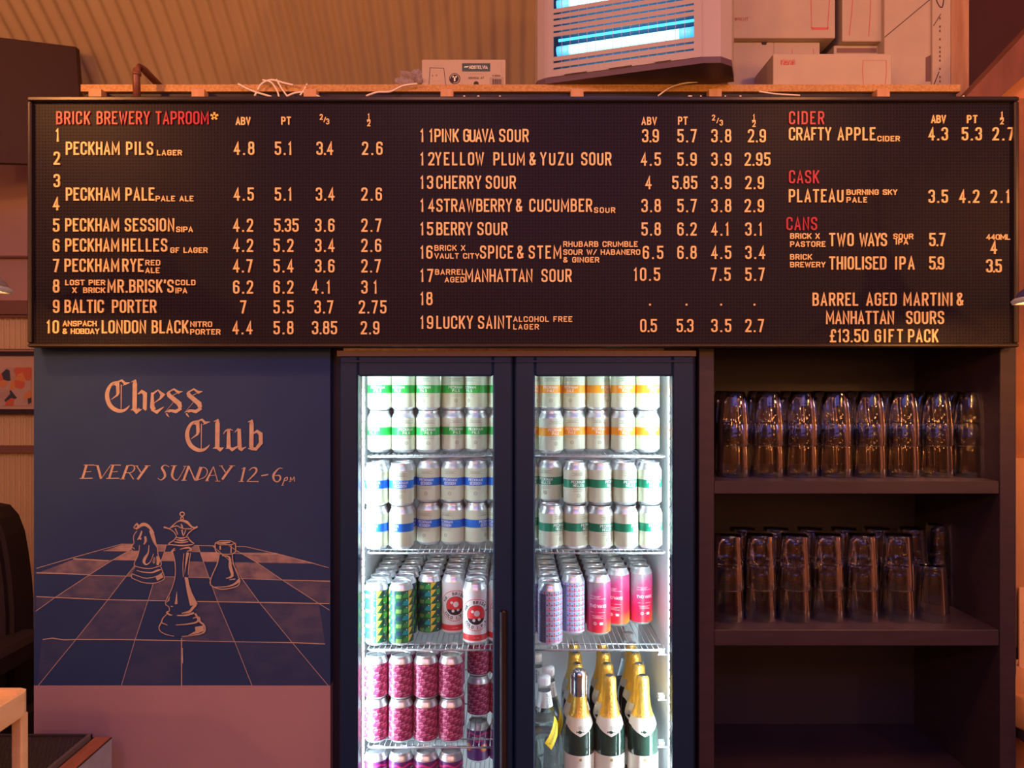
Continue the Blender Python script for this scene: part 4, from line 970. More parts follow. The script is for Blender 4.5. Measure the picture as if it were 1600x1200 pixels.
text(t, 'RECYCLE ME', 0, .034, -.004, .0042, rot, INK, .62, .18, .0006); text(t, 'AGAIN', .006, .028, -.010, .0034, rot, INK, .62, .18, .0006); t.build('print', nlo)
b = MB(); YL = mat('yellow_paper_tag', (.95,.72,.03), .5); bd = lambda u, v, d: Vector(((.0412+d-max(0,v-.15)*.22)*math.sin(u/.0405), -(.0412+d-max(0,v-.15)*.22)*math.cos(u/.0405), v))
for i in range(8):
    a, a2 = i/8, (i+1)/8; e_ = lambda s_, sd: (.002+.042*s_ + sd*(-.009), .128+.062*s_+sd*.010)
    b.ribs([[e_(a,-1), e_(a2,-1), e_(a2,1), e_(a,1)]], bd, YL, .0004)
yo = b.build('tag_label', m)
t = MB(); sl = lambda u, v, d: bd(.004+.565*u-.5*v*.9, .130+.83*u+.5*v, d); text(t, 'SCHWEPPES', .004, .066, -.004, .0085, sl, INK, .55, .13, .0008); t.build('print', yo)
masters_off(m); K['mixer'] = m
put('mixer', (850.5-800)/F*2.075, 2.075, z6+.008, .15, 'clear mixer bottle with a white cap and yellow tag at the front corner', 'clear mixer bottles')
put('mixer', (857-800)/F*2.158, 2.158, z6+.002, .5, 'clear mixer bottle just behind the front one, white cap showing', 'clear mixer bottles')
put('mixer', (838-800)/F*2.255, 2.255, z6+.006, -.2, 'clear mixer bottle farthest back, half hidden by the door frame', 'clear mixer bottles')
put('mixer', .372, 2.46, z6, .5, 'clear mixer bottle standing alone in the rear corner of the fridge', 'clear mixer bottles')

# ---------------------------------------------------------------- glass cabinet beside the fridge
YC = 1.97
cbx = thing('glass_cabinet', 'dark stained open shelf cabinet holding upturned pint glasses beside the fridge', 'cabinet', (X(1340,YC), YC, 0))
def cpart(nm, *a): b = MB(); b.bbox(*a, STAIN, .0015); return part(b, nm, cbx)
cx0, cx1, cz = X(1092,YC), X(1588,YC), Z(541,YC)+.03
cpart('side_panel', cx0, X(1116,YC), YC, 2.42, 0, cz); cpart('side_panel', X(1563,YC), cx1, YC, 2.42, 0, cz)
b = MB(); b.box(X(1116,YC), X(1563,YC), 2.39, 2.42, 0, cz, BLACKISH); part(b, 'back_panel', cbx)
xs0, xs1 = X(1116,YC)+.0005, X(1563,YC)-.0005
SHZ = [(752,772),(985,1010),(1244,1270)]
for a, b_ in SHZ: cpart('shelf', xs0, xs1, YC+.004, 2.388, Z(b_,YC), Z(a,YC))
cpart('top_panel', xs0, xs1, YC+.02, 2.388, cz-.02, cz)
b = MB(); b.box(fx1+.001, cx0-.001, YC+.03, YC+.05, 0, cz-.03, BLACKISH); part(b, 'dark_gap_filler', cbx)
GLS = mat('pint_glass', (.97,.97,.97), .015, trans=1., ior=1.45)
LOGO = mat('dark_glass_print', (.06,.04,.04), .6)
def pint(curvy):
    """upturned pint glass: rim at z = 0, foot at the top"""
    m = thing('pint_glass', 'x', 'glass'); b = MB(); h = .147
    if curvy: o = [(.0425,.0004),(.0432,.002),(.0430,.030),(.0415,.070),(.0385,.105),(.0345,.128),(.0305,.140),(.0290,.1465)]
    else: o = [(.0435,.0004),(.0440,.002),(.0425,.030),(.0395,.080),(.0365,.120),(.0350,.140),(.0335,.1465)]
    i_ = [(r-.0022, z) for r, z in o[1:-2]] + [(o[-2][0]-.006, .132), (0, .134)]
    prof = [(0, .1465)] + o[::-1] + [(o[0][0]-.0018, .0012)] + i_
    b.lathe(prof, GLS, 36)
    b.build('glass', m)
    t = MB(); cc = cyl(.0402); 
    text(t, 'BREWERY', .010, -.016, .066, .0055, cc, LOGO, .6, .14, .0006) ; text(t, 'BRICK', .006, -.012, .074, .0055, cc, LOGO, .6, .14, .0006)
    if not curvy: t.build('print', m)
    masters_off(m); return m
K['tulip'] = pint(True); K['cone'] = pint(False)
gz = Z(752,YC)+.0005; STK = .083
cxs = [1146,1200,1252.5,1305,1358.5,1410.5,1462.5,1513]
for i, p in enumerate(cxs):
    for k_, (dy, dz) in enumerate((((0),0),((0),STK))):
        put('tulip', X(p,2.072), 2.072, gz+k_*STK, random.uniform(-3,3), f'rounded pint glass, front row, {"nested on top" if k_ else "bottom"}, {ORD[i]} from the fridge', 'rounded pint glasses')
    for k_ in range(2):
        put('tulip', X(p,2.072)+.006, 2.168, gz+k_*STK, random.uniform(-3,3), f'rounded pint glass, rear row, {"nested on top" if k_ else "bottom"}, {ORD[i]} from the fridge', 'rounded pint glasses')
gz2 = Z(985,YC)+.0005
for i, p in enumerate([1137,1188,1241,1294,1347,1403,1456]):
    n = 1 if i == 6 else 2
    for k_ in range(n):
        put('cone', X(p,2.068), 2.068+ (0,.004,.0,.005,.002,0,0)[i], gz2+k_*STK, random.uniform(-3,3) if i not in (3,) else .5, f'straight pint glass, front row, {"nested on top" if k_ else "bottom"}, {ORD[i]} from the fridge', 'straight pint glasses')
for i, p in enumerate([1160,1212,1265,1318,1370,1425,1487]):
    for k_ in range(2):
        put('cone', X(p,2.16), 2.162 + (.06 if i == 6 else 0), gz2+k_*STK, random.uniform(-3,3), f'straight pint glass, rear row, {"nested on top" if k_ else "bottom"}, {ORD[i]} from the fridge', 'straight pint glasses')
# ---------------------------------------------------------------- things on the stock shelf
def carton(name, label, px0, px1, py0, py1, Y, depth, rz=0., mt=None, cat='box', group='cartons of glassware', zb=None):
    mt = mt or WHITEBOX
    xa, xb = (px0-800)/F*Y, (px1-800)/F*Y; w_ = xb-xa; z0 = zb if zb is not None else P(0,py1,Y).z; h = P(0,py0,Y).z - z0
    o = thing(name, label, cat, (xa, Y, z0), rz, group)
    b = MB(); b.bbox(0, w_, 0, depth, 0, h, mt, .0015); b.build('body', o)
    return o, w_, h
FRONT = lambda u, v, d: Vector((u, -d, v))
def glass_art(mb, u0, u1, v0, v1, mt, taper=.12, closed=True, w_=.0022):
    k_ = (u1-u0)*taper
    mb.ribs(ribbon([(u0,v1),(u0+k_,v0),(u1-k_,v0),(u1,v1)] if closed else [(u0+k_,v0),(u0,v1)], w_), FRONT, mt, .0006)
# long printed carton with a dark name plate
o, w_, h = carton('glassware_carton', 'long printed carton with a dark green name plate standing alone on the shelf', 659, 790, 93, 133, 2.10, .16, zb=TZ)
s = w_/131
t = MB(); U = lambda px, py: ((px-659)*s, h-(py-93)*s)
DGP = mat('dark_green_plate', (.03,.07,.07), .5)
(ua, va), (ub, vb) = U(722,111.7), U(766,99); t.ribs([[(ua,va),(ub,va),(ub,vb),(ua,vb)]], FRONT, DGP, .0005)
text(t, 'HOSTELVIA', U(733,0)[0], U(762,0)[0], U(0,108)[1], 5.2*s, FRONT, WHP, .6, .15, .001); t.ribs([[U(725,105.5),U(731,105.5),U(732,103.5),U(726,104)]], FRONT, WHP, .001)
text(t, '--------', U(735,0)[0], U(753,0)[0], U(0,116.2)[1], 1.8*s, FRONT, INK, .7, .2, .0006); text(t, 'MENCIA 47', U(732,0)[0], U(756,0)[0], U(0,123.5)[1], 3.2*s, FRONT, INK, .7, .2, .0006)
text(t, 'V1934', U(769,0)[0], U(782,0)[0], U(0,120)[1], 3*s, FRONT, INK, .7, .2, .0006)
t.ribs(ribbon([U(672,134),U(670.5,131),U(672,106),U(693.5,106.5),U(696.5,133)], .7*s), FRONT, INK, .0006)
text(t, '------', U(678,0)[0], U(692,0)[0], U(0,103)[1], 1.6*s, FRONT, INK, .7, .2, .0006); text(t, '47', U(675,0)[0], U(683,0)[0], U(0,119.5)[1], 2.6*s, FRONT, INK, .7, .2, .0006)
text(t, '-- ---', U(676,0)[0], U(689,0)[0], U(0,128)[1], 2*s, FRONT, INK, .7, .2, .0006)
cu, cv = U(710.5,123); disc(t, cu, cv, 8.6*s, INK, FRONT, .0005, 24); t.ribs(ribbon([(cu+6.9*s*math.cos(i*PI/10), cv+6.9*s*math.sin(i*PI/10)) for i in range(-6, 11)], 1.1*s), FRONT, WHITEBOX, .0008)
text(t, 'T', cu-3.4*s, None, cv-4*s, 8*s, FRONT, WHP, .85, .28, .001)
cu, cv = U(744,131); disc(t, cu, cv, 4*s, INK, FRONT, .0006, 16)
for i in range(14): a = 768.5+i*1.12; wv = .35+.5*((i*7) % 3)/2; t.ribs([[U(a,133),U(a+wv,133),U(a+wv,123.5),U(a,123.5)]], FRONT, INK, .0006)
t.ribs(ribbon([U(766,133),U(766,122),U(786,122),U(786,133)], .4*s), FRONT, INK, .0006)
ro = lambda u, v, d: FRONT(U(783,0)[0]-v*-1-.004, U(0,114)[1]+u, d); text(t, '------', 0, 16*s, 0, 1.8*s, lambda u, v, d: FRONT(U(784.5,0)[0]-v, U(0,114)[1]+u, d), INK, .7, .2, .0006)
t.build('print', o)
# small flat carton in front
o, w_, h = carton('glassware_carton', 'low flat white carton with small red lettering in front of the carton pile', 1208, 1393, 84, 132, 2.10, .15, zb=TZ)
s = w_/185; U = lambda px, py: ((px-1208)*s, h-(py-84)*s); t = MB()
t.ribs(ribbon([U(1220,94),U(1242,94),U(1242,101),U(1220,101)], .3*s, True), FRONT, REDINK, .0006)
def lc(px0_, s_):    # lower-case strokes, traced
    for st__ in s_: t.ribs(ribbon([U(px0_+x, 100.5-y) for x, y in st__], .95*s), FRONT, REDINK, .001)
lc(1221, [[(0,0),(0,5),(2,5)], [(3.2,4.6),(5.6,5),(6.2,3),(6.2,0),(3.6,0),(3.4,2.4),(6.2,2.6)], [(10,4.8),(7.8,5),(7.6,3),(10,2.2),(10,.2),(7.6,.2)], [(11.6,0),(11.6,5),(14,5)], [(14.6,4.8),(17,5),(17.4,3),(17.4,0),(14.8,0),(14.6,2.4),(17.4,2.6)], [(19.4,7),(19.4,0)]])
t.ribs(ribbon([U(1349,132),U(1347.5,110),U(1348.5,94)], .6*s), FRONT, REDINK, .0006); t.ribs(ribbon([U(1383,132),U(1385,112),U(1384.5,94)], .6*s), FRONT, REDINK, .0006); t.ribs(ribbon([U(1348.5,94.5),U(1384.5,94.5)], .25*s), FRONT, REDINK, .0006)
t.build('print', o)
# the pile behind
o, w_, h = carton('glassware_carton', 'square white carton with folded flap, lowest behind the insect lamp', 1137, 1209, 66, 128, 2.26, .30, zb=TZ)
t = MB(); t.ribs(ribbon([(w_*.42,0),(w_*.99,h*.58)], .0015), FRONT, INK, .0006); t.ribs([[(w_*.72,h),(w_*.86,h),(w_*.83,h-.008),(w_*.75,h-.008)]], FRONT, INK, .0006); t.build('print', o)
zr = TZ + h
o, w_, h = carton('glassware_carton', 'low white carton wedged under the big carton, mostly hidden by the flat one', 1209, 1281, 66, 128, 2.26, .30, zb=TZ)
t = MB(); glass_art(t, w_*.40, w_*.86, h*.1, h*.9, REDINK, -.02, True, .0012); t.build('print', o)
o, w_, h = carton('glassware_carton', 'low white carton with open shadowed lid under the leaning carton', 1303, 1376, 71, 128, 2.26, .30, zb=TZ); hz2 = TZ+h
t = MB(); t.ribs([[(.008,h-.022),(w_-.012,h-.022),(w_-.012,h-.008),(.008,h-.008)]], FRONT, mat('shadow_slot', (.20,.12,.12), .8), .0006); t.build('print', o)  # dark band painted on, shade of the open lid put into colour
o, w_, h = carton('glassware_carton', 'large white carton with a red outlined glass, on top of the pile', 1138, 1305, -60, 62, 2.235, .34, zb=zr+.001)
s = w_/167; U = lambda px, py: ((px-1138)*s, (62-py)*s); t = MB()
t.ribs(ribbon([U(1266,-50),U(1268,46,),U(1293,46),U(1300,-50)], .8*s), FRONT, REDINK, .0006); t.ribs(ribbon([U(1267.5,45),U(1269,48),U(1293,48),U(1294,45)], 1.4*s), FRONT, REDINK, .0008)
text(t, 'BRENT', U(1148,0)[0], U(1169,0)[0], U(0,35)[1], 5*s, FRONT, mat('dull_red_print', (.36,.10,.10), .7), .7, .15, .0006); text(t, '12', U(1151,0)[0], U(1156,0)[0], U(0,46)[1], 3*s, FRONT, mat('faint_red_print', (.48,.28,.26), .7), .7, .15, .0006)
t.build('print', o)
o, w_, h = carton('glassware_carton', 'white carton with a tapering glass drawn on it, leaning beside the large one', 1316, 1380, -60, 66, 2.235, .34, zb=hz2+.001)
s = w_/65; U = lambda px, py: ((px-1316)*s, (66-py)*s); t = MB()
t.ribs(ribbon([U(1335,-30),U(1331,20),U(1327,57)], .8*s), FRONT, REDINK, .0006); t.ribs(ribbon([U(1361,-30),U(1360.5,20),U(1358,58)], .8*s), FRONT, REDINK, .0006); t.build('print', o)
o, w_, h = carton('glassware_carton', 'biggest carton at the shelf end with a diagonal tape seam', 1382, 1456, -60, 132, 2.215, .36, zb=TZ)
s = w_/75; U = lambda px, py: ((px-1381)*s, h-(py+60)*s); t = MB()
t.ribs(ribbon([U(1381,60),U(1453,0)], 1.2*s), FRONT, INK, .0006); t.ribs([[U(1446,130),U(1454,130),U(1454,88),U(1446,92)]], FRONT, mat('dark_slot_grey', (.16,.09,.10), .8), .0006); t.build('print', o)  # dark slot coloured onto the front's lower corner
o, w_, h = carton('glassware_carton', 'narrow end carton with sideways black lettering beside the timber post', 1457, 1486, -60, 132, 2.205, .30, zb=TZ)
t = MB(); sd = lambda u, v, d: FRONT(.016+v, h-.06-u, d)
s = w_/30
text(t, '- -- - ---- - ---', .10, .300, 0, .011, sd, INK, .9, .3, .0006); t.ribs(ribbon(rounded([(w_*.15,h-.11),(w_*.15,h-.02),(w_*.62,h-.02),(w_*.62,h-.11),(w_*.5,h-.14)], .02, True), .003), FRONT, INK, .0006); t.ribs(ribbon([(w_*.05,h-.185),(w_*.45,h-.15)], .002), FRONT, INK, .0006)
t.ribs(ribbon([(w_*.05,.045),(w_*.35,.085)], .0025), FRONT, INK, .0006); t.ribs(ribbon([(w_*.02,.03),(w_*.3,.05)], .0025), FRONT, INK, .0006)
t.build('print', o)
# timber post, brace and dark soffit at the right
b = MB(); b.box(X(1486,2.43), X(1514,2.43), 2.43, 2.52, 0, 3.6, PINE); tag(b.build('timber_post'), 'rough sawn pine post rising past the carton pile at the shelf end', 'post')
b = MB(); q = [P(1503,158,2.04), P(1556,158,2.04), P(1660,66,2.04), P(1660,-10,2.04)]
b.hexa([q[0],q[1],q[1]+Vector((0,.07,0)),q[0]+Vector((0,.07,0)),q[3],q[2],q[2]+Vector((0,.07,0)),q[3]+Vector((0,.07,0))], REDWOOD); tag(b.build('timber_brace'), 'red brown diagonal timber brace climbing from the corner of the menu board', 'brace')
b = MB(); b.box(X(1514,2.53)+.004, 2.9, 2.56, 2.9, P(0,140,2.3).z, 3.3, mat('near_black_hoarding', (.07,.022,.02), .7)); tag(b.build('ceiling_soffit'), kind='structure')
b = MB(); b.box(X(1556,2.15), 2.3, 2.125, 2.15, P(0,160,2.1).z, P(0,108,2.1).z, mat('bright_orange_ply', (.62,.27,.10), .6, noise=(4,(.5,.2,.07),.6,(1,1,1)))); tag(b.build('wall_right_board'), kind='structure')
# insect killer lamp
YL_ = 2.075; ang = math.radians(-19)
ik = thing('insect_killer', 'white insect killer with glowing blue tubes perched askew on the shelf', 'insect killer', (.095, YL_, TZ), ang)
SHELL = mat('off_white_sheet_metal', (.37,.33,.36), .4); DKB = mat('tube_lit_tray', (.03,.16,.30), .4); PL = mat('dark_purple_plinth', (.09,.05,.09), .5)
W_, H_ = .408, .44; H0 = .016
plan = [(-.045,.035),(-.030,.010),(-.006,.0),(W_+.006,.0),(W_+.045,.012),(W_+.070,.045),(W_+.070,.150),(-.045,.150)]
b = MB(); b.prism(plan, lambda u,v,d: Vector((u,v,d)), 0, H0, PL); b.build('plinth', ik)
b = MB(); th = .004
for pl in ([(-.045,.150),(-.045,.035),(-.030,.010),(-.006,.0),(0,0),(0,th),(-.006,th),(-.026,.013),(-.041,.037),(-.041,.150)],
           [(W_,0),(W_+.006,0),(W_+.045,.012),(W_+.070,.045),(W_+.070,.150),(W_+.066,.150),(W_+.066,.047),(W_+.043,.016),(W_+.005,th),(W_,th)]):
    b.prism(pl, lambda u,v,d: Vector((u,v,d)), H0, H_, SHELL)
b.prism([(-.045,.146),(W_+.07,.146),(W_+.07,.150),(-.045,.150)], lambda u,v,d: Vector((u,v,d)), H0, H_, SHELL); b.prism(plan, lambda u,v,d: Vector((u,v,d)), H_, H_+.012, SHELL)
normals_out(b.build('casing', ik))
b = MB(); b.box(.004, W_-.004, .100, .104, H0, H_, DKB); b.build('rear_tray', ik)  # tray coloured blue to carry the glow of the tubes
# front panel: bars between real slots
p_ = MB(); ops = [(.0345,.0395),(.0520,.0575),(.0690,.1230),(.1330,.1380),(.1495,.1545),(.1660,.1715),(.1820,.1870),(.198,.2500),(.262,.267),(.279,.284),(.296,.350),(.362,.367),(.379,.384)]
sl0, sl1 = .018, W_-.020; zc_ = H0
for a, c_ in ops:
    p_.box(sl0, sl1, -.002, .0, zc_, a, SHELL); zc_ = c_
p_.box(sl0, sl1, -.002, 0, zc_, H_, SHELL); p_.box(0, sl0, -.002, 0, H0, H_, SHELL); p_.box(sl1, W_, -.002, 0, H0, H_, SHELL)
for a, c_ in ops:
    n = 16
    for i in range(1, n): x = sl0+(sl1-sl0)*i/n; p_.box(x-.0006, x+.0006, -.0015, .0, a, c_, SHELL)
po = p_.build('slotted_panel', ik)
t = MB(); text(t, 'INSECT-O-CUTOR', .105, .305, .0235, .0075, lambda u,v,d: Vector((u,-.002-d,v)), mat('faint_grey_print', (.50,.47,.50), .4), .9, .1, .0004); t.build('print', po)
b = MB()
for a, c_ in ((.05,.11),(.17,.23),(.29,.33)): b = MB(); b.box(a, c_, -.007, -.002, .0165, .0195, SHELL); b.build('hinge', po)
TUBE = mat('ultraviolet_tube', (.8,1,1), .4, emit=(.24,.82,1.0), es=2.6); TEND = mat('tube_end', (.3,.7,.9), .3, emit=(.03,.40,.85), es=1.6); TCAP = mat('tube_cap', (.7,.7,.72), .3, .7)
for z in (.096, .222, .322):
    b = MB(); b.tube([(.055,.030,z),(W_-.060,.030,z)], .0125, TUBE, 16); to = b.build('lamp_tube', ik)
    b = MB(); b.tube([(.020,.030,z),(.055,.030,z)], .0127, TEND, 16); b.tube([(W_-.060,.030,z),(W_-.022,.030,z)], .0127, TEND, 16); b.build('tube_ends', to)
for z in (.131, .257, .358):
    b = MB(); b.box(.02, W_-.022, .040, .044, z-.003, z+.003, mat('blue_reflection_glow', (.1,.5,.8), .2, emit=(.05,.50,.95), es=2.2)); b.build('reflection_strip', ik)  # added emissive strip in place of tube light reflected there
# elbow of brown pipe, film scrap and cable ties
b = MB(); CP = mat('brown_painted_pipe', (.16,.055,.04), .4)
b.tube([P(214,156,2.02), P(213,118,2.02), P(214,109,2.02), P(218,105,2.03), P(224,108,2.05), P(249,134,2.14)], .0095, CP, 10); b.tube([P(214,118,2.02),P(214,113,2.02)], .011, CP, 10); tag(b.build('water_pipe'), 'brown painted pipe bending over the edge of the particle board shelf', 'pipe')
FILM = mat('crumpled_clear_film', (.75,.70,.78), .12, trans=.75, ior=1.1)
import bmesh
bm = bmesh.new(); bmesh.ops.create_icosphere(bm, subdivisions=4, radius=1)
for v in bm.verts:
    a = v.co.copy(); r = 1+.22*math.sin(a.x*5+a.z*7)+.16*math.sin(a.y*11+a.x*8)+random.uniform(-.09,.09); v.co = Vector((a.x*.040*r, a.y*.028*r, max(a.z*.026*r, -.0225)))
me = bpy.data.meshes.new('film_bag'); bm.to_mesh(me); bm.free(); me.materials.append(FILM); fb = bpy.data.objects.new('film_bag', me); C.collection.objects.link(fb); fb.location = P(646,122,2.12); fb.location.z = TZ+.0226
tag(fb, 'crumpled clear plastic film left beside the long printed carton', 'packaging')
CW = mat('white_cable_sleeve', (.78,.70,.66), .45)
def cable(label, pts, r=.0028, Y=2.065):
    q = [P(x, y, Y + (d[0] if d else 0)) for x, y, *d in pts]; out = []
    for i in range(len(q)-1):      # smooth in between
        p0, p1, p2, p3 = q[max(i-1,0)], q[i], q[i+1], q[min(i+2,len(q)-1)]
        for k_ in range(5):
            t_ = k_/5; out.append(.5*((2*p1)+(p2-p0)*t_+(2*p0-5*p1+4*p2-p3)*t_*t_+(3*p1-3*p2+p3-p0)*t_**3))
    out.append(q[-1]); b = MB(); b.tube(out, r, CW, 6); tag(b.build('cable'), label, 'cable', 'white cables on the shelf edge')
cable('white cable looping down over the shelf edge, farthest from the carton', [(372,131),(385,138),(400,144),(424,151)])
cable('white cable crossing in a high arch over the shelf edge', [(398,150),(408,132),(424,125),(445,130),(458,133)])
cable('white cable bent like a hook among the tangle', [(410,125),(424,129),(433,142),(436,152)], .0024)
cable('white cable leaning steeply through the tangle', [(432,124),(440,138),(450,152)], .0024)
cable('white cable lying low beyond the tangle', [(449,150),(462,145),(480,144),(494,149),(502,153)])
cable('short white cable stub pointing up from the shelf edge', [(469,149),(476,139),(480,131)], .0026)
cable('white cable snaking from the film scrap to the board top', [(572,150),(590,144),(610,143),(630,134),(652,131)])
cable('thin white cable curving beneath the insect killer', [(1028,150),(1045,138),(1065,131),(1090,128)], .0022)
cable('thin white cable lying near the flat carton', [(1186,143),(1215,147),(1250,149)], .0022)
PEGM = mat('cream_scrap', (.9,.75,.55), .5)
for i, (px, ww) in enumerate(((690,14),(724,4),(738,7),(746,4),(768,4),(780,3),(790,4),(1074,8),(1084,5),(1093,3),(1109,4),(1131,3),(1147,3),(1154,4),(1293,3),(1502,3),(1546,4))):
    b = MB(); p0 = P(px, 151, YB+.02); b.bbox(p0.x, p0.x+ww*.0013, YB+.012, YB+.022, z1+.001, z1+.007+.004*(i % 2), PEGM, .0008); tag(b.build('pale_scrap'), 'small pale scrap caught on top of the menu board frame', 'scrap', 'pale scraps along the board top')

# ---------------------------------------------------------------- left edge: picture, seat, bar counter, stand
pf = thing('framed_print', 'colourful abstract print in a thin black frame beyond the navy board', 'picture', (-2.75, 3.58, P(0,645,3.58).z))
Yp = 3.56; b = MB(); xa, xb = (-90-800)/F*Yp, (62-800)/F*Yp; za, zb = P(0,646,Yp).z, P(0,549,Yp).z
for a in ((xa,xb,za,za+.02),(xa,xb,zb-.02,zb),(xa,xa+.02,za+.02,zb-.02),(xb-.02,xb,za+.02,zb-.02)): b.box(a[0],a[1],Yp,Yp+.03,a[2],a[3],INK)
part(b, 'frame', pf)
b = MB(); b.box(xa+.02,xb-.02,Yp+.012,Yp+.02,za+.02,zb-.02, mat('cream_mount', (.60,.42,.30), .8)); part(b, 'mount', pf)
AR = bpy.data.materials.new('scattered_shapes_print'); AR.use_nodes = True; nt = AR.node_tree; bs = nt.nodes['Principled BSDF']; tc = nt.nodes.new('ShaderNodeTexCoord'); vo = nt.nodes.new('ShaderNodeTexVoronoi'); vo.inputs['Scale'].default_value = 26
nt.links.new(tc.outputs['Object'], vo.inputs[0]); sp = nt.nodes.new('ShaderNodeSeparateXYZ'); nt.links.new(vo.outputs['Color'], sp.inputs[0]); cr = nt.nodes.new('ShaderNodeValToRGB'); cr.color_ramp.interpolation = 'CONSTANT'; nt.links.new(sp.outputs[0], cr.inputs[0]); nt.links.new(cr.outputs[0], bs.inputs['Base Color'])
e = cr.color_ramp.elements; e[0].color = (.55,.40,.32,1); e[1].position = .85; e[1].color = (.05,.06,.09,1)
for p_2, cl in ((.35,(.62,.16,.08)),(.55,(.50,.36,.30)),(.7,(.70,.30,.10))): x_ = e.new(p_2); x_.color = (*cl, 1)
b = MB(); b.box(xa+.06,xb-.045,Yp+.008,Yp+.012,P(0,634,Yp).z,P(0,574,Yp).z, AR); part(b, 'print', pf)
# dark rounded seat back in shadow
DS = mat('black_upholstery', (.022,.014,.016), .8, bump=(40,.4,.004))
hs = thing('high_back_seat', 'dark upholstered seat with a tall rounded back in the shadows beyond the counter', 'seat', (-1.9, 2.75, 0))
pm2 = lambda px, py, d: Vector(((px-800)/F*2.7, 2.7-d, ZC+(600-py)/F*2.7))
b = MB(); out = [(-130,1120),(-130,900),(-115,830),(-95,805),(-60,788),(-16,796),(-2,812),(8,838),(14,872),(19,910),(22,950),(23,1120)]
b.prism(out, pm2, -.11, 0, DS); o_ = [(x*.93-6, y if y > 1100 else y+8) for x, y in out]; b.prism(o_, pm2, 0, .02, DS); part(b, 'backrest', hs)
b = MB(); b.prism([(-120,990),(52,990),(60,998),(60,1022),(-120,1024)], pm2, -.05, .30, DS); part(b, 'armrest', hs)
b = MB(); b.prism([(-120,1115),(45,1115),(45,1160),(-120,1160)], pm2, -.10, .45, DS); part(b, 'seat_pad', hs)
for ax in (-115, 25):
    for ay in (2.35, 2.76): b = MB(); x = (ax-800)/F*2.7; b.box(x, x+.04, ay, ay+.04, 0, P(0,1160,2.7).z, DS); part(b, 'leg', hs)
# bar counter with rubber mat
ct = thing('bar_counter', 'low bar counter with grey side, wood edging and a black rubber mat', 'counter', (-1.30, 1.55, 0))
CZ = P(0,1152,1.90).z; GR = mat('blue_grey_laminate', (.36,.46,.66), .4, noise=(30,(.28,.36,.52),.6,(1,1,1)))
b = MB(); b.box(-1.75, -.990, 1.05, 1.90, 0, CZ-.002, GR); part(b, 'carcass', ct)
b = MB(); b.box(-1.75, -.9895, 1.05, 1.90, CZ-.002, CZ, INK); b.box(-1.030, -.992, 1.05, 1.898, CZ, CZ+.0015, mat('red_brown_edging', (.36,.14,.085), .45, noise=(12,(.25,.09,.05),.7,(6,1,6)))); part(b, 'top_edging', ct)
RB = mat('black_rubber', (.035,.03,.035), .55)
mt_ = thing('bar_mat', 'black rubber bar mat with raised knobs covering the counter top', 'mat', (-1.4, 1.5, CZ)); b = MB()
b.box(-1.70, -1.044, 1.08, 1.895, CZ, CZ+.006, RB); b.box(-1.044, -1.036, 1.08, 1.895, CZ, CZ+.012, mat('grey_rubber_lip', (.13,.12,.14), .5)); b.box(-1.70, -1.036, 1.889, 1.897, CZ, CZ+.010, RB); part(b, 'mat_base', mt_)
b = MB()
for i in range(46):
    for j in range(40):
        x = -1.052-.0105*i - (.005 if j % 2 else 0); y = 1.88-.0105*j
        if x > -1.50: b.add([(x-.003,y-.003,CZ+.006),(x+.003,y-.003,CZ+.006),(x+.003,y+.003,CZ+.006),(x-.003,y+.003,CZ+.006),(x,y,CZ+.0105)], [(0,1,4),(1,2,4),(2,3,4),(3,0,4)], RB)
part(b, 'mat_knobs', mt_, 'stuff')
# pale wooden stand on the counter
ws = thing('wooden_stand', 'pale round-cornered wooden stand lit yellow at the end of the bar counter', 'stand', (-1.10, 1.52, CZ+.010))
LW = mat('pale_varnished_wood', (.85,.62,.34), .4, noise=(8,(.72,.46,.20),.6,(1,1,5)))
Yt = 1.60; zt = P(0,1079,Yt).z; xr_ = P(42,0,Yt).x
def rr(x0_, x1_, y0_, y1_, r): 
    return [(x0_,y0_),(x1_-r,y0_),(x1_-r*.3,y0_+r*.3),(x1_,y0_+r),(x1_,y1_-r),(x1_-r*.3,y1_-r*.3),(x1_-r,y1_),(x0_,y1_)]
b = MB(); fl_ = lambda u, v, d: Vector((u, v, d))
xo, xi = -1.40, xr_; outer = rr(xo, xi, 1.14, 1.615, .022); inner = rr(xo, xi-.007, 1.152, 1.606, .018)
b.prism(inner, fl_, zt-.016, zt-.012, LW)
n_ = len(outer)
for k_ in range(n_):
    a, c_ = outer[k_], outer[(k_+1) % n_]; a2, c2 = inner[k_], inner[(k_+1) % n_]
    b.add([(*a,zt-.048),(*c_,zt-.048),(*c_,zt),(*a,zt),(*a2,zt-.048),(*c2,zt-.048),(*c2,zt),(*a2,zt)], [(0,1,2,3),(5,4,7,6),(3,2,6,7),(1,0,4,5)], LW)
part(b, 'tray_top', ws)
for (lx, ly_) in ((xi-.026, 1.144), (xi-.026, 1.588), (xo+.004, 1.144), (xo+.004, 1.588)):
    b = MB(); b.bbox(lx, lx+.023, ly_, ly_+.023, CZ+.010, zt-.046, LW, .003); part(b, 'leg', ws)

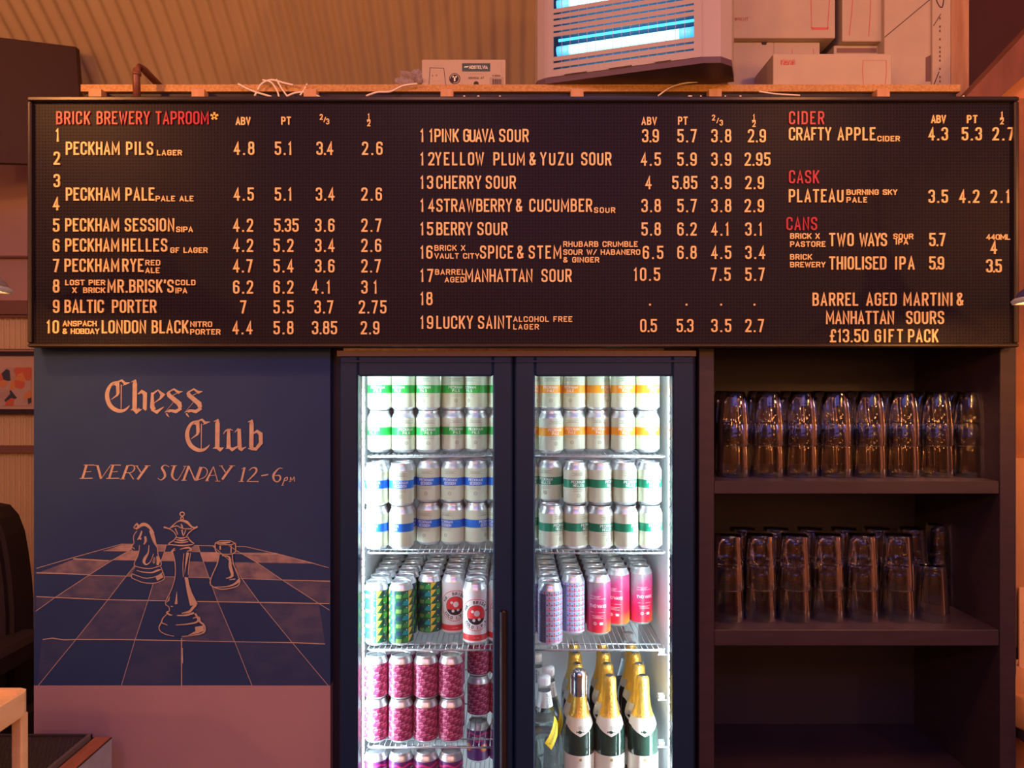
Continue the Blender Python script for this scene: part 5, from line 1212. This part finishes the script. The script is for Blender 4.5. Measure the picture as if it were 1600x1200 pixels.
# ---------------------------------------------------------------- pendant lamps near the picture's sides
BULB = mat('lit_lamp_bulb', (1,.8,.4), .4, emit=(1.0,.62,.20), es=16)
def pendant(name, label, x, y, z, outer_mt, e, tilt=0.):
    t_ = thing('pendant_lamp', label, 'lamp', (x,y,z), 0, 'enamel pendant lamps')
    b = MB(); b.lathe([(.175,.0),(.178,.004),(.170,.018),(.130,.050),(.075,.085),(.040,.110),(.030,.150),(.028,.170)], outer_mt, 36)
    b.lathe([(.027,.168),(.038,.112),(.073,.083),(.128,.047),(.168,.015),(.1745,.001),(.175,0)], mat('white_enamel', (.80,.78,.76), .3), 36); b.build('shade', t_)
    b = MB(); b.lathe([(.182,-.004),(.184,.002),(.178,.007),(.172,.003),(.176,-.004),(.182,-.004)], mat('pale_blue_rim', (.45,.52,.66), .35), 36); b.build('rim', t_)
    b = MB(); b.lathe([(0,.030),(.020,.034),(.030,.055),(.026,.080),(.014,.105)], BULB, 16); b.build('bulb', t_)
    b = MB(); b.lathe([(.016,.10),(.018,.17),(.012,.19)], INK, 12); b.tube([(0,0,.185),(0,0,1.2)], .0035, INK, 6); b.build('flex', t_)
    t_.rotation_euler = (0, tilt, 0)
    lamp('pendant_light', 'POINT', (x, y, z+.012), e, (1.0,.40,.10), .03)
pendant('r', 'blue enamel pendant lamp hanging in front of the menu board, at its right end', 1.192, 1.50, ZC+.182, mat('blue_purple_enamel', (.05,.045,.22), .3), 9, math.radians(-5))
pendant('l', 'enamel pendant lamp hanging in front of the menu board, at its left end', -1.192, 1.50, ZC+.210, mat('grey_enamel', (.20,.20,.26), .3), 5, math.radians(7))
# jar and candle holder at the far right edge
jr = thing('glass_jar', 'amber glass jar standing on the ledge past the cabinet', 'jar', (1.353, 2.0, 0))
b = MB(); x = X(1612,1.98); z_ = Z(1135,1.98); b.lathe([(0,0),(.045,0),(.050,.006),(.050,.135),(.042,.150),(.042,.158)], mat('amber_jar_glass', (.80,.50,.25), .08, trans=.7), 24, (x,1.98,z_)); part(b, 'glass', jr)
b = MB(); b.lathe([(0,.006),(.045,.008),(.045,.075),(0,.075)], mat('honey_wax', (.62,.38,.12), .5), 20, (x,1.98,z_)); part(b, 'wax', jr)
b = MB(); b.box(X(1590,1.98), 1.75, 1.90, 2.035, z_-.03, z_-.0005, STAIN); tag(b.build('ledge'), 'dark timber ledge carrying the amber jar past the cabinet', 'ledge')
mn = thing('menu_card', 'pale card propped behind the amber jar past the cabinet', 'card', (1.36, 2.0, 0))
b = MB(); b.bbox(X(1592,2.02), X(1680,2.02), 2.018, 2.024, z_, Z(918,2.02), mat('tan_card', (.60,.36,.20), .6), .001); mo = part(b, 'card', mn)
b = MB(); text(b, 'VAULT', 0, .05, 0, .007, lambda u,v,d: Vector((X(1603,2.018)-v, 2.017-d, Z(1000,2.02)+u)), INK, .7, .2, .0006); part(b, 'print', mn)
